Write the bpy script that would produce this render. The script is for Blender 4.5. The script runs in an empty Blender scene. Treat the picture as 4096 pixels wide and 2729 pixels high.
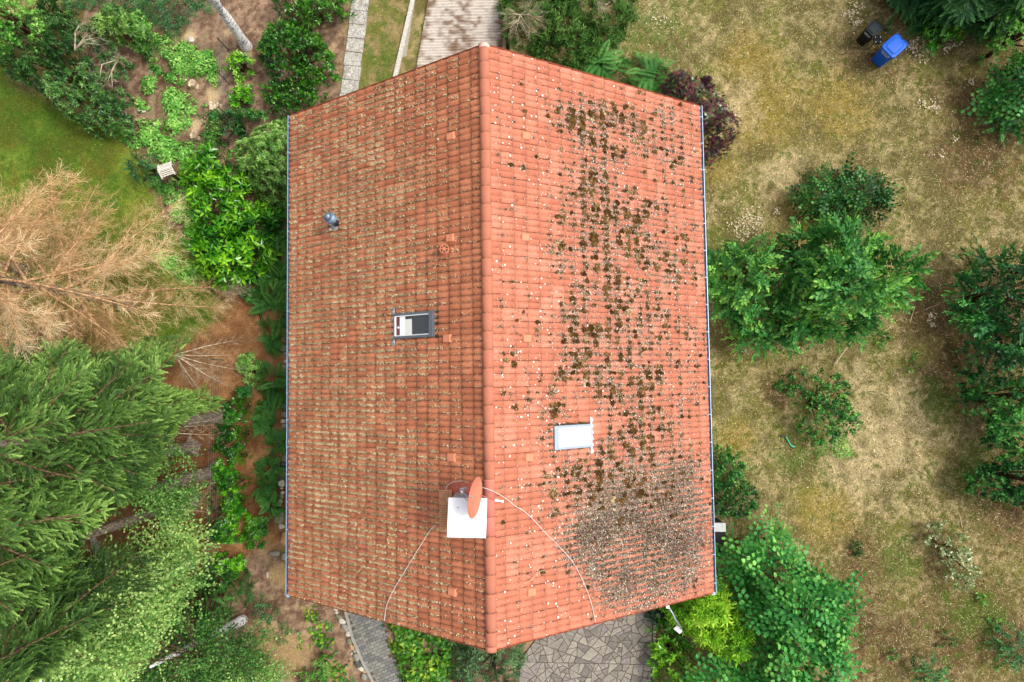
import bpy, math, numpy as np
from mathutils import Matrix, Vector
R_ = math.radians
sc = bpy.context.scene
COL = sc.collection
# ---------------------------------------------------------------- camera
F_PX, CAMZ = 2731.0, 23.2
def rot3(p, q, r):
    cx, sx, cy, sy, cz, sz = math.cos(p), math.sin(p), math.cos(q), math.sin(q), math.cos(r), math.sin(r)
    return np.array([[cz,-sz,0],[sz,cz,0],[0,0,1]]) @ np.array([[cy,0,sy],[0,1,0],[-sy,0,cy]]) @ np.array([[1,0,0],[0,cx,-sx],[0,sx,cx]])
RC = rot3(0.05403524, 0.02618434, -0.01350033)
cd = bpy.data.cameras.new('camera'); cam = bpy.data.objects.new('camera', cd); COL.objects.link(cam)
cd.sensor_width = 36.0; cd.lens = 36.0*F_PX/4096; cd.clip_start = 0.1; cd.clip_end = 1000
m4 = np.eye(4); m4[:3,:3] = RC; m4[2,3] = CAMZ
cam.matrix_world = Matrix(m4.tolist()); sc.camera = cam
# ---------------------------------------------------------------- light
SUN_EL, SUN_AZ = 58.0, 78.0          # azimuth measured clockwise from +Y (image up)
wd = bpy.data.worlds.new('World'); sc.world = wd; wd.use_nodes = True
nt = wd.node_tree; bg = nt.nodes['Background']
sky = nt.nodes.new('ShaderNodeTexSky'); sky.sky_type = 'NISHITA'; sky.sun_disc = False
sky.sun_elevation = R_(SUN_EL); sky.sun_rotation = R_(SUN_AZ); sky.dust_density = 4.0; sky.air_density = 1.0; sky.ozone_density = 1.0
hs = nt.nodes.new('ShaderNodeHueSaturation'); hs.inputs['Saturation'].default_value = 0.25
nt.links.new(sky.outputs[0], hs.inputs['Color']); nt.links.new(hs.outputs[0], bg.inputs[0]); bg.inputs[1].default_value = 0.15
ld = bpy.data.lights.new('sun', 'SUN'); ld.energy = 1.4; ld.angle = R_(14); ld.color = (1.0, 0.95, 0.87)
sun = bpy.data.objects.new('sun', ld); COL.objects.link(sun)
e, a = R_(SUN_EL), R_(SUN_AZ)
sdir = Vector((math.sin(a)*math.cos(e), math.cos(a)*math.cos(e), math.sin(e)))
sun.rotation_euler = sdir.to_track_quat('Z', 'Y').to_euler(); sun.location = (0,0,30)
sc.view_settings.view_transform = 'Standard'; sc.view_settings.look = 'None'
sc.view_settings.exposure = 0.78; sc.view_settings.gamma = 1.0
# ---------------------------------------------------------------- helpers
def U(px, py, z=0.0):
    """photo pixel seen at height z -> world point"""
    d = RC @ np.array([(px-2048)/F_PX, -(py-1364.5)/F_PX, -1.0])
    t = (z-CAMZ)/d[2]
    return np.array([d[0]*t, d[1]*t, z])
def UP(pts, z=0.0): return np.array([U(x, y, z)[:2] for x, y in pts])
def PX(P):
    P = np.asarray(P, float); c = (P-np.array([0,0,CAMZ])) @ RC
    return np.stack([2048+F_PX*c[:,0]/-c[:,2], 1364.5-F_PX*c[:,1]/-c[:,2]], 1)
def inpoly(P, poly):
    x, y = P[:,0], P[:,1]; r = np.zeros(len(P), bool); n = len(poly)
    for i in range(n):
        x0, y0 = poly[i]; x1, y1 = poly[(i+1) % n]
        if y0 == y1: continue
        r ^= ((y0 > y) != (y1 > y)) & (x < (x1-x0)*(y-y0)/(y1-y0)+x0)
    return r
def edged(P, poly):
    """distance to polygon edge and the outward unit vector"""
    best = np.full(len(P), 1e9); out = np.zeros((len(P),2)); n = len(poly)
    for i in range(n):
        a = np.array(poly[i]); b = np.array(poly[(i+1) % n]); ab = b-a
        t = np.clip(((P-a)@ab)/(ab@ab+1e-9), 0, 1)[:,None]; q = a+t*ab; v = q-P; d = np.hypot(v[:,0], v[:,1])
        k = d < best; best[k] = d[k]; out[k] = v[k]/(d[k][:,None]+1e-6)
    return best, out
def sdist(P, poly):
    d, _ = edged(P, poly); return np.where(inpoly(P, poly), d, -d)
_ng = {}
def vn(x, y, scale=1.0, seed=0):
    """smooth value noise 0..1"""
    if seed not in _ng: _ng[seed] = np.random.RandomState(1000+seed).rand(128,128)
    g = _ng[seed]; u = np.asarray(x)/scale+37.3; v = np.asarray(y)/scale+91.7
    i = np.floor(u).astype(int); j = np.floor(v).astype(int); fu = u-i; fv = v-j
    fu = fu*fu*(3-2*fu); fv = fv*fv*(3-2*fv)
    a = g[i%128, j%128]; b = g[(i+1)%128, j%128]; c = g[i%128, (j+1)%128]; d = g[(i+1)%128, (j+1)%128]
    return (a*(1-fu)+b*fu)*(1-fv)+(c*(1-fu)+d*fu)*fv
def fbm(x, y, scale, seed=0, o=4):
    s = 0; a = 0.5; t = 0
    for k in range(o): s = s+a*vn(x, y, scale/2**k, seed+k); t += a; a *= 0.6
    return s/t
def lin(r, g, b, k=1.0):
    f = lambda c: (c/255/12.92 if c/255 <= .04045 else ((c/255+.055)/1.055)**2.4)*k
    return (f(r), f(g), f(b))
def tagp(o, label=None, cat=None, group=None, kind=None):
    if label: o['label'] = label
    if cat: o['category'] = cat
    if group: o['group'] = group
    if kind: o['kind'] = kind
    return o
def mk(name, V, faces, mat, parent=None, attr=None, col=None, smooth=False, loc=None):
    """faces: list of integer arrays, each (n,k)"""
    me = bpy.data.meshes.new(name); V = np.asarray(V, np.float32)
    if loc is not None: V = V-np.asarray(loc, np.float32)
    faces = [np.asarray(f, np.int32) for f in (faces if isinstance(faces, list) else [faces])]
    me.vertices.add(len(V)); me.vertices.foreach_set('co', V.ravel())
    idx = np.concatenate([f.ravel() for f in faces]); cnt = np.concatenate([np.full(len(f), f.shape[1], np.int32) for f in faces])
    me.loops.add(len(idx)); me.loops.foreach_set('vertex_index', idx)
    me.polygons.add(len(cnt)); st = np.concatenate([[0], np.cumsum(cnt)[:-1]]).astype(np.int32)
    me.polygons.foreach_set('loop_start', st)
    try: me.polygons.foreach_set('loop_total', cnt)
    except Exception: pass
    me.polygons.foreach_set('use_smooth', np.full(len(cnt), smooth))
    if attr:
        for k, v in attr.items():
            dom = 'FACE' if len(v) == len(cnt) else 'POINT'
            a = me.attributes.new(k, 'FLOAT', dom); a.data.foreach_set('value', np.asarray(v, np.float32))
    if col is not None:
        a = me.attributes.new('col', 'FLOAT_COLOR', 'POINT'); c = np.ones((len(V),4), np.float32); c[:,:3] = col
        a.data.foreach_set('color', c.ravel())
    me.update(calc_edges=True); me.validate()
    if mat: me.materials.append(mat)
    o = bpy.data.objects.new(name, me); COL.objects.link(o)
    if loc is not None: o.location = [float(q) for q in loc]
    if parent: o.parent = parent
    return o
def empty(name, loc, label, cat, group=None):
    o = bpy.data.objects.new(name, None); COL.objects.link(o); o.location = [float(q) for q in loc]; o.empty_display_size = .2
    tagp(o, label, cat, group); return o
class MB:
    """collects boxes, tubes and polygons into one mesh"""
    def __init__(s): s.V = []; s.F = {}; s.n = 0
    def add(s, V, faces):
        for f in faces: s.F.setdefault(len(f), []).append([i+s.n for i in f])
        s.V.extend([list(map(float, v)) for v in V]); s.n += len(V)
    def box(s, c, d, M=None):
        M = np.eye(3) if M is None else M; v = []
        for z in (-.5,.5):
            for x, y in ((-.5,-.5),(.5,-.5),(.5,.5),(-.5,.5)): v.append(np.array(c)+M@np.array([x*d[0], y*d[1], z*d[2]]))
        s.add(v, [(3,2,1,0),(4,5,6,7),(0,1,5,4),(1,2,6,5),(2,3,7,6),(3,0,4,7)])
    def frus(s, c0, d0, c1, d1, M=None):
        M = np.eye(3) if M is None else M; v = []
        for c, d in ((c0,d0),(c1,d1)):
            for x, y in ((-.5,-.5),(.5,-.5),(.5,.5),(-.5,.5)): v.append(M@(np.array(c)+np.array([x*d[0], y*d[1], 0])))
        s.add(v, [(3,2,1,0),(4,5,6,7),(0,1,5,4),(1,2,6,5),(2,3,7,6),(3,0,4,7)])
    def tube(s, P, r, n=6, cap=True):
        P = np.asarray(P, float); r = np.broadcast_to(np.asarray(r, float), (len(P),)); v = []; T = np.gradient(P, axis=0)
        up = np.array([0.13,0.21,.97]); 
        for i in range(len(P)):
            t = T[i]/(np.linalg.norm(T[i])+1e-9); a = np.cross(up, t)
            if np.linalg.norm(a) < .25: a = np.cross([1,0,0], t)
            a /= np.linalg.norm(a); b = np.cross(t, a)
            for k in range(n):
                an = 2*math.pi*k/n; v.append(P[i]+r[i]*(math.cos(an)*a+math.sin(an)*b))
        f = []
        for i in range(len(P)-1):
            for k in range(n): f.append((i*n+k, i*n+(k+1)%n, (i+1)*n+(k+1)%n, (i+1)*n+k))
        if cap: f.append(tuple(range(n))[::-1]); f.append(tuple((len(P)-1)*n+k for k in range(n)))
        s.add(v, f)
    def lathe(s, prof, n=24, M=None, o=(0,0,0)):
        M = np.eye(3) if M is None else M; v = []
        for r, z in prof:
            for k in range(n):
                an = 2*math.pi*k/n; v.append(np.array(o)+M@np.array([r*math.cos(an), r*math.sin(an), z]))
        f = [(i*n+k, i*n+(k+1)%n, (i+1)*n+(k+1)%n, (i+1)*n+k) for i in range(len(prof)-1) for k in range(n)]
        s.add(v, f)
    def build(s, name, mat, parent=None, smooth=False, loc=None, bevel=0):
        fs = [np.array(v) for v in s.F.values()]
        o = mk(name, np.array(s.V), fs, mat, parent, smooth=smooth, loc=loc)
        if bevel:
            b = o.modifiers.new('bevel', 'BEVEL'); b.width = bevel; b.segments = 2; b.limit_method = 'ANGLE'
        return o
# ---------------------------------------------------------------- materials
def nodes(name, rough=.8, spec=.3):
    m = bpy.data.materials.new(name); m.use_nodes = True; t = m.node_tree; b = t.nodes['Principled BSDF']
    b.inputs['Roughness'].default_value = rough; b.inputs['Specular IOR Level'].default_value = spec
    return m, t, b
def N(t, typ, **kw):
    n = t.nodes.new(typ)
    for k, v in kw.items():
        if k.startswith('i_'): n.inputs[k[2:].replace('_', ' ')].default_value = v
        else: setattr(n, k, v)
    return n
def ramp(t, stops):
    r = t.nodes.new('ShaderNodeValToRGB'); e = r.color_ramp.elements
    while len(e) < len(stops): e.new(.5)
    for i, (p, c) in enumerate(stops): e[i].position = p; e[i].color = (*c, 1)
    return r
def mix(t, a, b, fac, typ='MIX'):
    m = t.nodes.new('ShaderNodeMix'); m.data_type = 'RGBA'; m.blend_type = typ
    for s, v in ((0, fac), (6, a), (7, b)):
        if hasattr(v, 'links') or hasattr(v, 'is_output'): t.links.new(v, m.inputs[s])
        elif s == 0: m.inputs[0].default_value = v
        else: m.inputs[s].default_value = (*v, 1)
    return m.outputs[2]
_mc = {}
def plain(name, c, rough=.7, spec=.3, metal=0, var=.25, scale=8, bump=.0, detail=4):
    """solid colour with procedural mottling"""
    if name in _mc: return _mc[name]
    m, t, b = nodes(name, rough, spec); b.inputs['Metallic'].default_value = metal
    tc = N(t, 'ShaderNodeTexCoord'); n = N(t, 'ShaderNodeTexNoise', i_Scale=scale, i_Detail=detail, i_Roughness=.65); t.links.new(tc.outputs['Object'], n.inputs['Vector'])
    r = ramp(t, [(.3, tuple(x*(1-var) for x in c)), (.7, tuple(min(1, x*(1+var)) for x in c))]); t.links.new(n.outputs[0], r.inputs[0]); t.links.new(r.outputs[0], b.inputs['Base Color'])
    if bump:
        bp = N(t, 'ShaderNodeBump', i_Strength=bump, i_Distance=.02); t.links.new(n.outputs[0], bp.inputs['Height']); t.links.new(bp.outputs[0], b.inputs['Normal'])
    _mc[name] = m; return m
def leafmat(name, stops, rough=.45, spec=.45, trans=.25):
    if name in _mc: return _mc[name]
    m, t, b = nodes(name, rough, spec)
    a = N(t, 'ShaderNodeAttribute', attribute_name='rnd'); r = ramp(t, stops); t.links.new(a.outputs['Fac'], r.inputs[0])
    t.links.new(r.outputs[0], b.inputs['Base Color'])
    tr = N(t, 'ShaderNodeBsdfTranslucent'); t.links.new(r.outputs[0], tr.inputs['Color'])
    mx = N(t, 'ShaderNodeMixShader'); mx.inputs[0].default_value = trans
    t.links.new(b.outputs[0], mx.inputs[1]); t.links.new(tr.outputs[0], mx.inputs[2]); t.links.new(mx.outputs[0], t.nodes['Material Output'].inputs[0])
    _mc[name] = m; return m
def G3(d, m, l): return [(.12, d), (.5, m), (.88, l)]
KF = .98    # photo colour -> albedo of a leaf
M = {
 'rhodo':  leafmat('rhododendron_leaf', G3(lin(30,72,24,KF), lin(78,126,54,KF), lin(145,182,95,KF)), .38, .5, .15),
 'rhodo2': leafmat('rhododendron_leaf_fresh', G3(lin(50,98,30,KF), lin(108,158,66,KF), lin(180,208,112,KF)), .38, .5, .2),
 'laurel': leafmat('laurel_leaf', G3(lin(20,80,10,KF), lin(65,142,22,KF), lin(150,210,45,KF)), .28, .6, .25),
 'laurel2':leafmat('laurel_leaf_dark', G3(lin(15,60,10,KF), lin(45,108,25,KF), lin(105,165,45,KF)), .3, .55, .2),
 'plum':   leafmat('plum_leaf', G3(lin(25,82,30,KF), lin(68,138,60,KF), lin(150,205,85,KF)), .5, .35, .25),
 'hazel':  leafmat('hazel_leaf', G3(lin(25,88,34,KF), lin(70,150,66,KF), lin(140,205,90,KF)), .5, .35, .25),
 'dark':   leafmat('dark_shrub_leaf', G3(lin(16,60,24,KF), lin(48,112,44,KF), lin(120,180,80,KF)), .45, .4, .2),
 'hedge':  leafmat('hedge_leaf', G3(lin(10,52,22,KF), lin(44,115,50,KF), lin(110,185,80,KF)), .45, .4, .2),
 'birch':  leafmat('birch_leaf', G3(lin(40,88,34,KF), lin(112,164,76,KF), lin(195,222,130,KF)), .5, .3, .3),
 'spruce': leafmat('spruce_needle', G3(lin(28,54,16,KF), lin(76,114,42,KF), lin(148,180,88,KF)), .6, .25, .1),
 'spruced':leafmat('dark_spruce_needle', G3(lin(15,50,30,KF), lin(45,95,48,KF), lin(90,140,70,KF)), .6, .25, .1),
 'thuja':  leafmat('golden_thuja_foliage', G3(lin(58,112,14,KF), lin(120,178,34,KF), lin(182,220,72,KF)), .6, .2, .2),
 'cypress':leafmat('cypress_foliage', G3(lin(20,55,20,KF), lin(50,98,38,KF), lin(88,135,55,KF)), .6, .2, .15),
 'juniper':leafmat('juniper_foliage', G3(lin(35,75,25,KF), lin(78,120,50,KF), lin(130,160,80,KF)), .6, .2, .15),
 'bluecon':leafmat('bluegreen_conifer_foliage', G3(lin(45,80,50,KF), lin(100,140,90,KF), lin(150,180,125,KF)), .6, .2, .15),
 'box':    leafmat('box_leaf', G3(lin(40,90,10,KF), lin(80,130,22,KF), lin(125,170,50,KF)), .5, .3, .2),
 'fern':   leafmat('fern_frond', G3(lin(32,84,30,KF), lin(72,128,54,KF), lin(118,172,82,KF)), .6, .2, .2),
 'weed':   leafmat('weed_leaf', G3(lin(60,128,40,KF), lin(124,190,80,KF), lin(185,225,120,KF)), .55, .25, .3),
 'ivy':    leafmat('ivy_leaf', G3(lin(28,78,38,KF), lin(62,120,58,KF), lin(118,168,90,KF)), .4, .4, .15),
 'maple':  leafmat('purple_maple_leaf', [(.1, lin(30,22,32,KF)), (.33, lin(78,48,66,KF)), (.5, lin(128,55,60,KF)), (.56, lin(45,70,32,KF)), (.75, lin(90,115,60,KF)), (.92, lin(175,200,155,KF))], .5, .35, .2),
 'varieg': leafmat('variegated_leaf', G3(lin(70,100,50,KF), lin(160,175,120,KF), lin(240,240,205,KF*1.2)), .5, .3, .2),
 'epim':   leafmat('round_groundcover_leaf', G3(lin(40,90,15,KF), lin(78,142,32,KF), lin(175,200,55,KF)), .4, .4, .25),
 'hosta':  leafmat('hosta_leaf', G3(lin(30,60,40,KF), lin(50,85,55,KF), lin(120,150,100,KF)), .5, .3, .15),
 'deadtw': leafmat('dead_brown_twig', G3(lin(140,104,64,.85), lin(214,172,122,.92), lin(245,222,180,.95)), .85, .1, .1),
 'greytw': leafmat('grey_bare_twig', G3(lin(120,105,80,.7), lin(180,165,130,.7), lin(225,215,190,.7)), .85, .1, .0),
 'litter': leafmat('dry_litter', G3(lin(110,85,55,.8), lin(185,155,110,.8), lin(235,220,190,.8)), .9, .1, .1),
 'moss':   leafmat('roof_moss', G3(lin(72,50,24,.75), lin(122,90,50,.75), lin(190,165,122,.85)), .95, .05, .0),
}
def bark(name, c1, c2, sx=14, sz=3, thr=(.42,.6)):
    if name in _mc: return _mc[name]
    m, t, b = nodes(name, .9, .15); tc = N(t, 'ShaderNodeTexCoord'); mp = N(t, 'ShaderNodeMapping'); mp.inputs['Scale'].default_value = (sx, sx, sz)
    n = N(t, 'ShaderNodeTexNoise', i_Scale=1.0, i_Detail=5, i_Roughness=.6); t.links.new(tc.outputs['Object'], mp.inputs[0]); t.links.new(mp.outputs[0], n.inputs['Vector'])
    r = ramp(t, [(thr[0], c1), (thr[1], c2)]); t.links.new(n.outputs[0], r.inputs[0]); t.links.new(r.outputs[0], b.inputs['Base Color'])
    bp = N(t, 'ShaderNodeBump', i_Strength=.5, i_Distance=.02); t.links.new(n.outputs[0], bp.inputs['Height']); t.links.new(bp.outputs[0], b.inputs['Normal'])
    _mc[name] = m; return m
BARK = bark('spruce_bark', lin(95,82,70,.8), lin(165,150,135,.8), 30, 8)
BARKB = bark('brown_bark', lin(70,50,35,.8), lin(125,100,75,.8), 20, 5)
BIRCH = bark('birch_bark', lin(60,55,55,.8), lin(225,222,220,.95), 7, 22, (.40,.47))
# ---------------------------------------------------------------- foliage templates
def lance(p, d, n, L, w, fold=.15, tipx=.75):
    """one leaf: 6 verts, 2 quads"""
    p, d, n = (np.asarray(q, float) for q in (p, d, n)); d = d/np.linalg.norm(d); s = np.cross(n, d); s /= np.linalg.norm(s)+1e-9; n = np.cross(d, s)
    f = w*fold
    return [p, p+d*L*.35+s*w/2+n*f, p+d*L*tipx+s*w*.38+n*f*.6, p+d*L-n*L*.06, p+d*L*tipx-s*w*.38+n*f*.6, p+d*L*.35-s*w/2+n*f]
def needle(p, d, n, L, w):
    p, d, n = (np.asarray(q, float) for q in (p, d, n)); d = d/np.linalg.norm(d); s = np.cross(n, d); s /= np.linalg.norm(s)+1e-9
    return [p-s*w*.25, p+d*L*.55-s*w/2, p+d*L, p+d*L*.45+s*w/2]
class T6:   # template of leaves; K verts per leaf
    def __init__(s, K): s.K = K; s.v = []; s.r = []
    def add(s, v, r): s.v.extend(v); s.r.append(r)
    def done(s):
        s.v = np.array(s.v); n = len(s.r); b = np.arange(n)[:,None]*s.K
        if s.K == 6: s.f = np.stack([b+[0,3,2,1], b+[0,5,4,3]], 1).reshape(-1,4); s.fr = np.repeat(s.r, 2)
        else: s.f = (b+[0,1,2,3]).reshape(-1,4); s.fr = np.array(s.r)
        return s
def dirv(az, el): return np.array([math.cos(az)*math.cos(el), math.sin(az)*math.cos(el), math.sin(el)])
def tpl(kind, seed):
    g = np.random.RandomState(seed); t = None
    if kind == 'rosette':
        t = T6(6)
        for ring, (n, el, L) in enumerate(((7,-.05,.125),(5,.45,.10),(2,1.0,.06))):
            for k in range(n):
                az = 6.283*(k+g.rand()*.5+ring*.4)/n; e = el+g.randn()*.15; d = dirv(az, e)
                t.add(lance([0,0,.01*ring], d, [-math.cos(az)*math.sin(e), -math.sin(az)*math.sin(e), math.cos(e)], L*(.85+.3*g.rand()), .038, .2), (-.12,.08,.25)[ring]+g.randn()*.06)
    elif kind == 'laurel':
        t = T6(6)
        for k in range(9):
            az = k*2.4+g.rand()*.5; e = .15+.07*k; d = dirv(az, e)
            t.add(lance([0,0,.022*k], d, [-math.cos(az)*math.sin(e), -math.sin(az)*math.sin(e), math.cos(e)], .13*(.8+.3*g.rand()), .05, .22), -.15+.05*k+g.randn()*.08)
    elif kind == 'pinnate':
        t = T6(6); az0 = 0
        for k in range(11):
            s = 1 if k % 2 else -1; x = .03+.031*k; az = s*(1.15-.06*k)+g.randn()*.25; e = g.randn()*.3+.1
            t.add(lance([x,0,.10*x-.25*x*x], dirv(az, e), [g.randn()*.2,g.randn()*.2,1], .088*(.8+.35*g.rand()), .056, .12), .02*k-.08+g.randn()*.08)
        t.add(lance([.37,0,.0], [1,0,.1], [0,0,1], .08, .045), .25)
    elif kind == 'round':
        t = T6(6)
        for k in range(9):
            s = 1 if k % 2 else -1; x = .04+.05*k; az = s*1.1+g.randn()*.2
            t.add(lance([x, s*.02, .1*x-.2*x*x], dirv(az, g.randn()*.25+.1), [g.randn()*.2,g.randn()*.2,1], .078*(.8+.35*g.rand()), .075, .08, .72), .02*k-.06+g.randn()*.08)
    elif kind == 'tuft':       # small leaves all round a short shoot
        t = T6(4)
        for k in range(12):
            az = g.rand()*6.28; e = g.rand()*1.2-.1; t.add(needle(np.array([0,0,.01*k]), dirv(az, e), dirv(az+1.5, .8), .06*(.7+.5*g.rand()), .034), .03*k-.15+g.randn()*.1)
    elif kind == 'birch':      # leaves hanging along a thin drooping twig
        t = T6(4)
        for k in range(13):
            x = .04*k; p = np.array([x, g.randn()*.03, -.35*x*x*2]); az = g.randn()*1.0; t.add(needle(p, dirv(az, -.5+g.randn()*.4), dirv(g.rand()*6.28, .7), .055*(.75+.5*g.rand()), .042), g.randn()*.13)
    elif kind == 'spray':      # conifer spray along +x, flat-ish
        t = T6(4)
        for k in range(13):
            x = .028*k; 
            for s in (-1,1):
                az = s*(.75-.02*k)+g.randn()*.12; t.add(needle([x,0,-.3*x*x], dirv(az, .12+g.randn()*.15), [0,s*.3,1], (.115-.005*k)*(.8+.4*g.rand()), .024), -.12+.025*k+g.randn()*.06)
        t.add(needle([.35,0,-.03], [1,0,.05], [0,0,1], .08, .022), .28)
    elif kind == 'cyp':        # upright cypress/thuja fan
        t = T6(4)
        for k in range(16):
            x = .012*k; s = 1 if k % 2 else -1; az = g.rand()*6.28; t.add(needle([0,0,x], dirv(az, .75+g.randn()*.25), dirv(az+1.57, .1), .085*(.7+.5*g.rand()), .024), -.2+.026*k+g.randn()*.06)
    elif kind == 'maple':
        t = T6(4)
        for q in range(4):
            c = np.array([g.randn()*.06, g.randn()*.06, .03*q]); a0 = g.rand()*6.28; rr = g.randn()*.15
            for k in range(5): t.add(needle(c, dirv(a0+(k-2)*.6, -.15), [0,0,1], (.085,.105,.12,.105,.085)[k]*.75, .02), rr)
    elif kind == 'frond':
        t = T6(4)
        for k in range(24):
            u = k/23; x = .06+.62*u; z = .45*x-.55*x*x
            for s in (-1,1): t.add(needle([x,0,z], dirv(s*1.25, 0), [0,0,1], .17*math.sin(min(1,(1-u)*1.4+.08)*1.5)*(.9+.2*g.rand()), .026), -.1+.2*u+g.randn()*.06)
    elif kind == 'cover':      # low round leaves
        t = T6(6)
        for k in range(6):
            az = g.rand()*6.28; r = .09*math.sqrt(g.rand()); t.add(lance([r*math.cos(az), r*math.sin(az), .03*g.rand()], dirv(g.rand()*6.28, .1*g.randn()), [g.randn()*.25,g.randn()*.25,1], .06*(.7+.6*g.rand()), .052, .05, .7), g.randn()*.15)
    elif kind == 'cover4':
        t = T6(4)
        for k in range(8):
            az = g.rand()*6.28; r = .09*math.sqrt(g.rand()); t.add(needle([r*math.cos(az), r*math.sin(az), .03*g.rand()], dirv(g.rand()*6.28, .1), [g.randn()*.3,g.randn()*.3,1], .05*(.6+.6*g.rand()), .036), g.randn()*.15)
    elif kind == 'twigs':      # bare drooping twigs along +x
        t = T6(4)
        for k in range(12):
            x = .05*k; s = 1 if k % 2 else -1; az = s*(.5+.4*g.rand()); t.add(needle([x,0,-.2*x*x], dirv(az, -.35+g.randn()*.3), dirv(g.rand()*6.28, .9), .26*(.5+.6*g.rand()), .010), g.randn()*.18)
        t.add(needle([0,0,0], [1,0,-.1], [0,0,1], .7, .014), .1)
    return t.done()
_tc = {}
def tpls(kind):
    if kind not in _tc: _tc[kind] = [tpl(kind, 7*i+3) for i in range(6)]
    return _tc[kind]
def frames(Z, g, X=None):
    """orthonormal frames with given z axis; columns x,y,z"""
    Z = Z/np.linalg.norm(Z, axis=1)[:,None]
    A = g.randn(len(Z),3) if X is None else X
    X = A-(A*Z).sum(1)[:,None]*Z; X /= np.linalg.norm(X, axis=1)[:,None]+1e-9
    return np.stack([X, np.cross(Z, X), Z], 2)
def scatter(kind, O, Fr, S, rn, g):
    Vs, Fs, Rs = [], [], []; n0 = 0; T = tpls(kind); w = g.randint(0, len(T), len(O))
    for i, t in enumerate(T):
        k = np.where(w == i)[0]
        if not len(k): continue
        v = np.einsum('nij,kj->nki', Fr[k], t.v)*S[k][:,None,None]+O[k][:,None,:]
        f = (t.f[None]+(np.arange(len(k))*len(t.v))[:,None,None]).reshape(-1,4)+n0
        Rs.append((t.fr[None]+rn[k][:,None]).ravel()); Vs.append(v.reshape(-1,3)); Fs.append(f); n0 += len(k)*len(t.v)
    return np.concatenate(Vs), np.concatenate(Fs), np.clip(np.concatenate(Rs), 0, 1)
def leafobj(name, parts, mat, parent, loc):
    V, Fc, Rr = [], [], []; n = 0
    for v, f, r in parts: V.append(v); Fc.append(f+n); Rr.append(r); n += len(v)
    o = mk(name, np.concatenate(V), [np.concatenate(Fc)], mat, parent, attr={'rnd': np.concatenate(Rr)})
    if parent: o.location = -np.array(loc)
    return o
SEED = [11]
def nseed(): SEED[0] += 1; return SEED[0]
SHAD = 0
def shrub(name, label, cat, poly, h, kind, mat, gap=0., nmin=90, dens=40, scale=1.0, zlo=0.0, zref=None, lump=.5, lsize=.7, group=None, stem=BARKB, round_=1.0, edge=.12, tilt=.5, deep=.35, flat=False, base=None, sr=.05, rb=0.0, kindobj=None, noedge=False, child='foliage'):
    g = np.random.RandomState(nseed()); sd = SEED[0] % 40
    zref = (zlo+(h-zlo)*.45) if zref is None else zref
    P = UP(poly, zref); lo, hi = P.min(0), P.max(0); A = .5*abs(np.sum(P[:,0]*np.roll(P[:,1],-1)-P[:,1]*np.roll(P[:,0],-1)))
    n = max(nmin, int(dens*(hi-lo).prod())); Q = lo+g.rand(n,2)*(hi-lo); Q = Q[inpoly(Q, P)]
    d, out = edged(Q, P)
    er = (.11*scale if kind in ('pinnate','round') else (.12 if kind == 'birch' else 0)); er = min(er, d.max()*.3); k = (d > er+min(edge, d.max()*.5)*2.2*(fbm(Q[:,0], Q[:,1], .35, sd)-.35)) & (fbm(Q[:,0], Q[:,1], .75, sd+17, 3) > gap); Q, d, out = Q[k], d[k], out[k]
    Rr = max(min(d.max(), (h-zlo)*1.1)*round_, .05)
    def top(x, y, d):
        b = np.sqrt(np.clip(1-(1-np.clip(d/Rr,0,1))**2, 0.02, 1)); l = fbm(x, y, lsize, sd+3, 3)
        return zlo*.8+(h-zlo*.8)*b*(1-lump*.5+lump*(l-.5)*1.6)
    z = top(Q[:,0], Q[:,1], d); ep = .12
    gx = (fbm(Q[:,0]+ep, Q[:,1], lsize, sd+3, 3)-fbm(Q[:,0]-ep, Q[:,1], lsize, sd+3, 3))/(2*ep)*(h-zlo)*lump*1.6
    gy = (fbm(Q[:,0], Q[:,1]+ep, lsize, sd+3, 3)-fbm(Q[:,0], Q[:,1]-ep, lsize, sd+3, 3))/(2*ep)*(h-zlo)*lump*1.6
    sl = np.clip(1-d/Rr, 0, 1)[:,None]*1.6
    Nn = np.stack([-gx+out[:,0]*sl[:,0], -gy+out[:,1]*sl[:,0], np.full(len(Q), 1.0)], 1); Nn /= np.linalg.norm(Nn, axis=1)[:,None]
    inner = g.rand(len(Q)) < deep; dz = np.where(inner, g.rand(len(Q))*.75*(z-zlo*.9), g.exponential(.05, len(Q))*min(1, h))
    z2 = np.maximum(z-dz, zlo*.7+.03 if not flat else 0.02)
    if zlo > 0.5:  # rounded underside for crowns on a trunk
        z2 = np.maximum(z2, zlo+(z-zlo)*.1*np.clip(1-d/Rr,0,1))
    Nn = Nn+g.randn(len(Q),3)*.22*tilt*2; Nn[:,2] = np.maximum(Nn[:,2], .12)
    O = np.stack([Q[:,0], Q[:,1], z2], 1)
    if kind in ('pinnate','round','birch','spray','frond','twigs'):
        X = np.stack([out[:,0], out[:,1], np.zeros(len(Q))], 1)*.6+g.randn(len(Q),3)*.7; X[:,2] *= .35
        Fr = frames(Nn, g, X)
    else: Fr = frames(Nn, g)
    S = scale*(.75+.5*g.rand(len(Q))); rn = .42+.35*(fbm(Q[:,0], Q[:,1], .9, sd+9, 3)-.5)*2+g.randn(len(Q))*.09+rb-np.where(inner, .06, 0)
    V = scatter(kind, O, Fr, S, rn, g)
    c = P.mean(0) if base is None else U(*base, 0)[:2]; loc = (c[0], c[1], 0)
    if stem is None:
        o = leafobj(name, [V], mat, None, None); tagp(o, label, cat, group, kindobj); return o
    root = empty(name, loc, label, cat, group)
    leafobj(child, [V], mat, root, loc)
    b = MB(); nst = max(3, min(12, int(A*2)))
    k = np.argsort(-d)[:max(nst*6, 10)]; sel = k[g.permutation(len(k))[:nst]] if len(k) > nst else k
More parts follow.
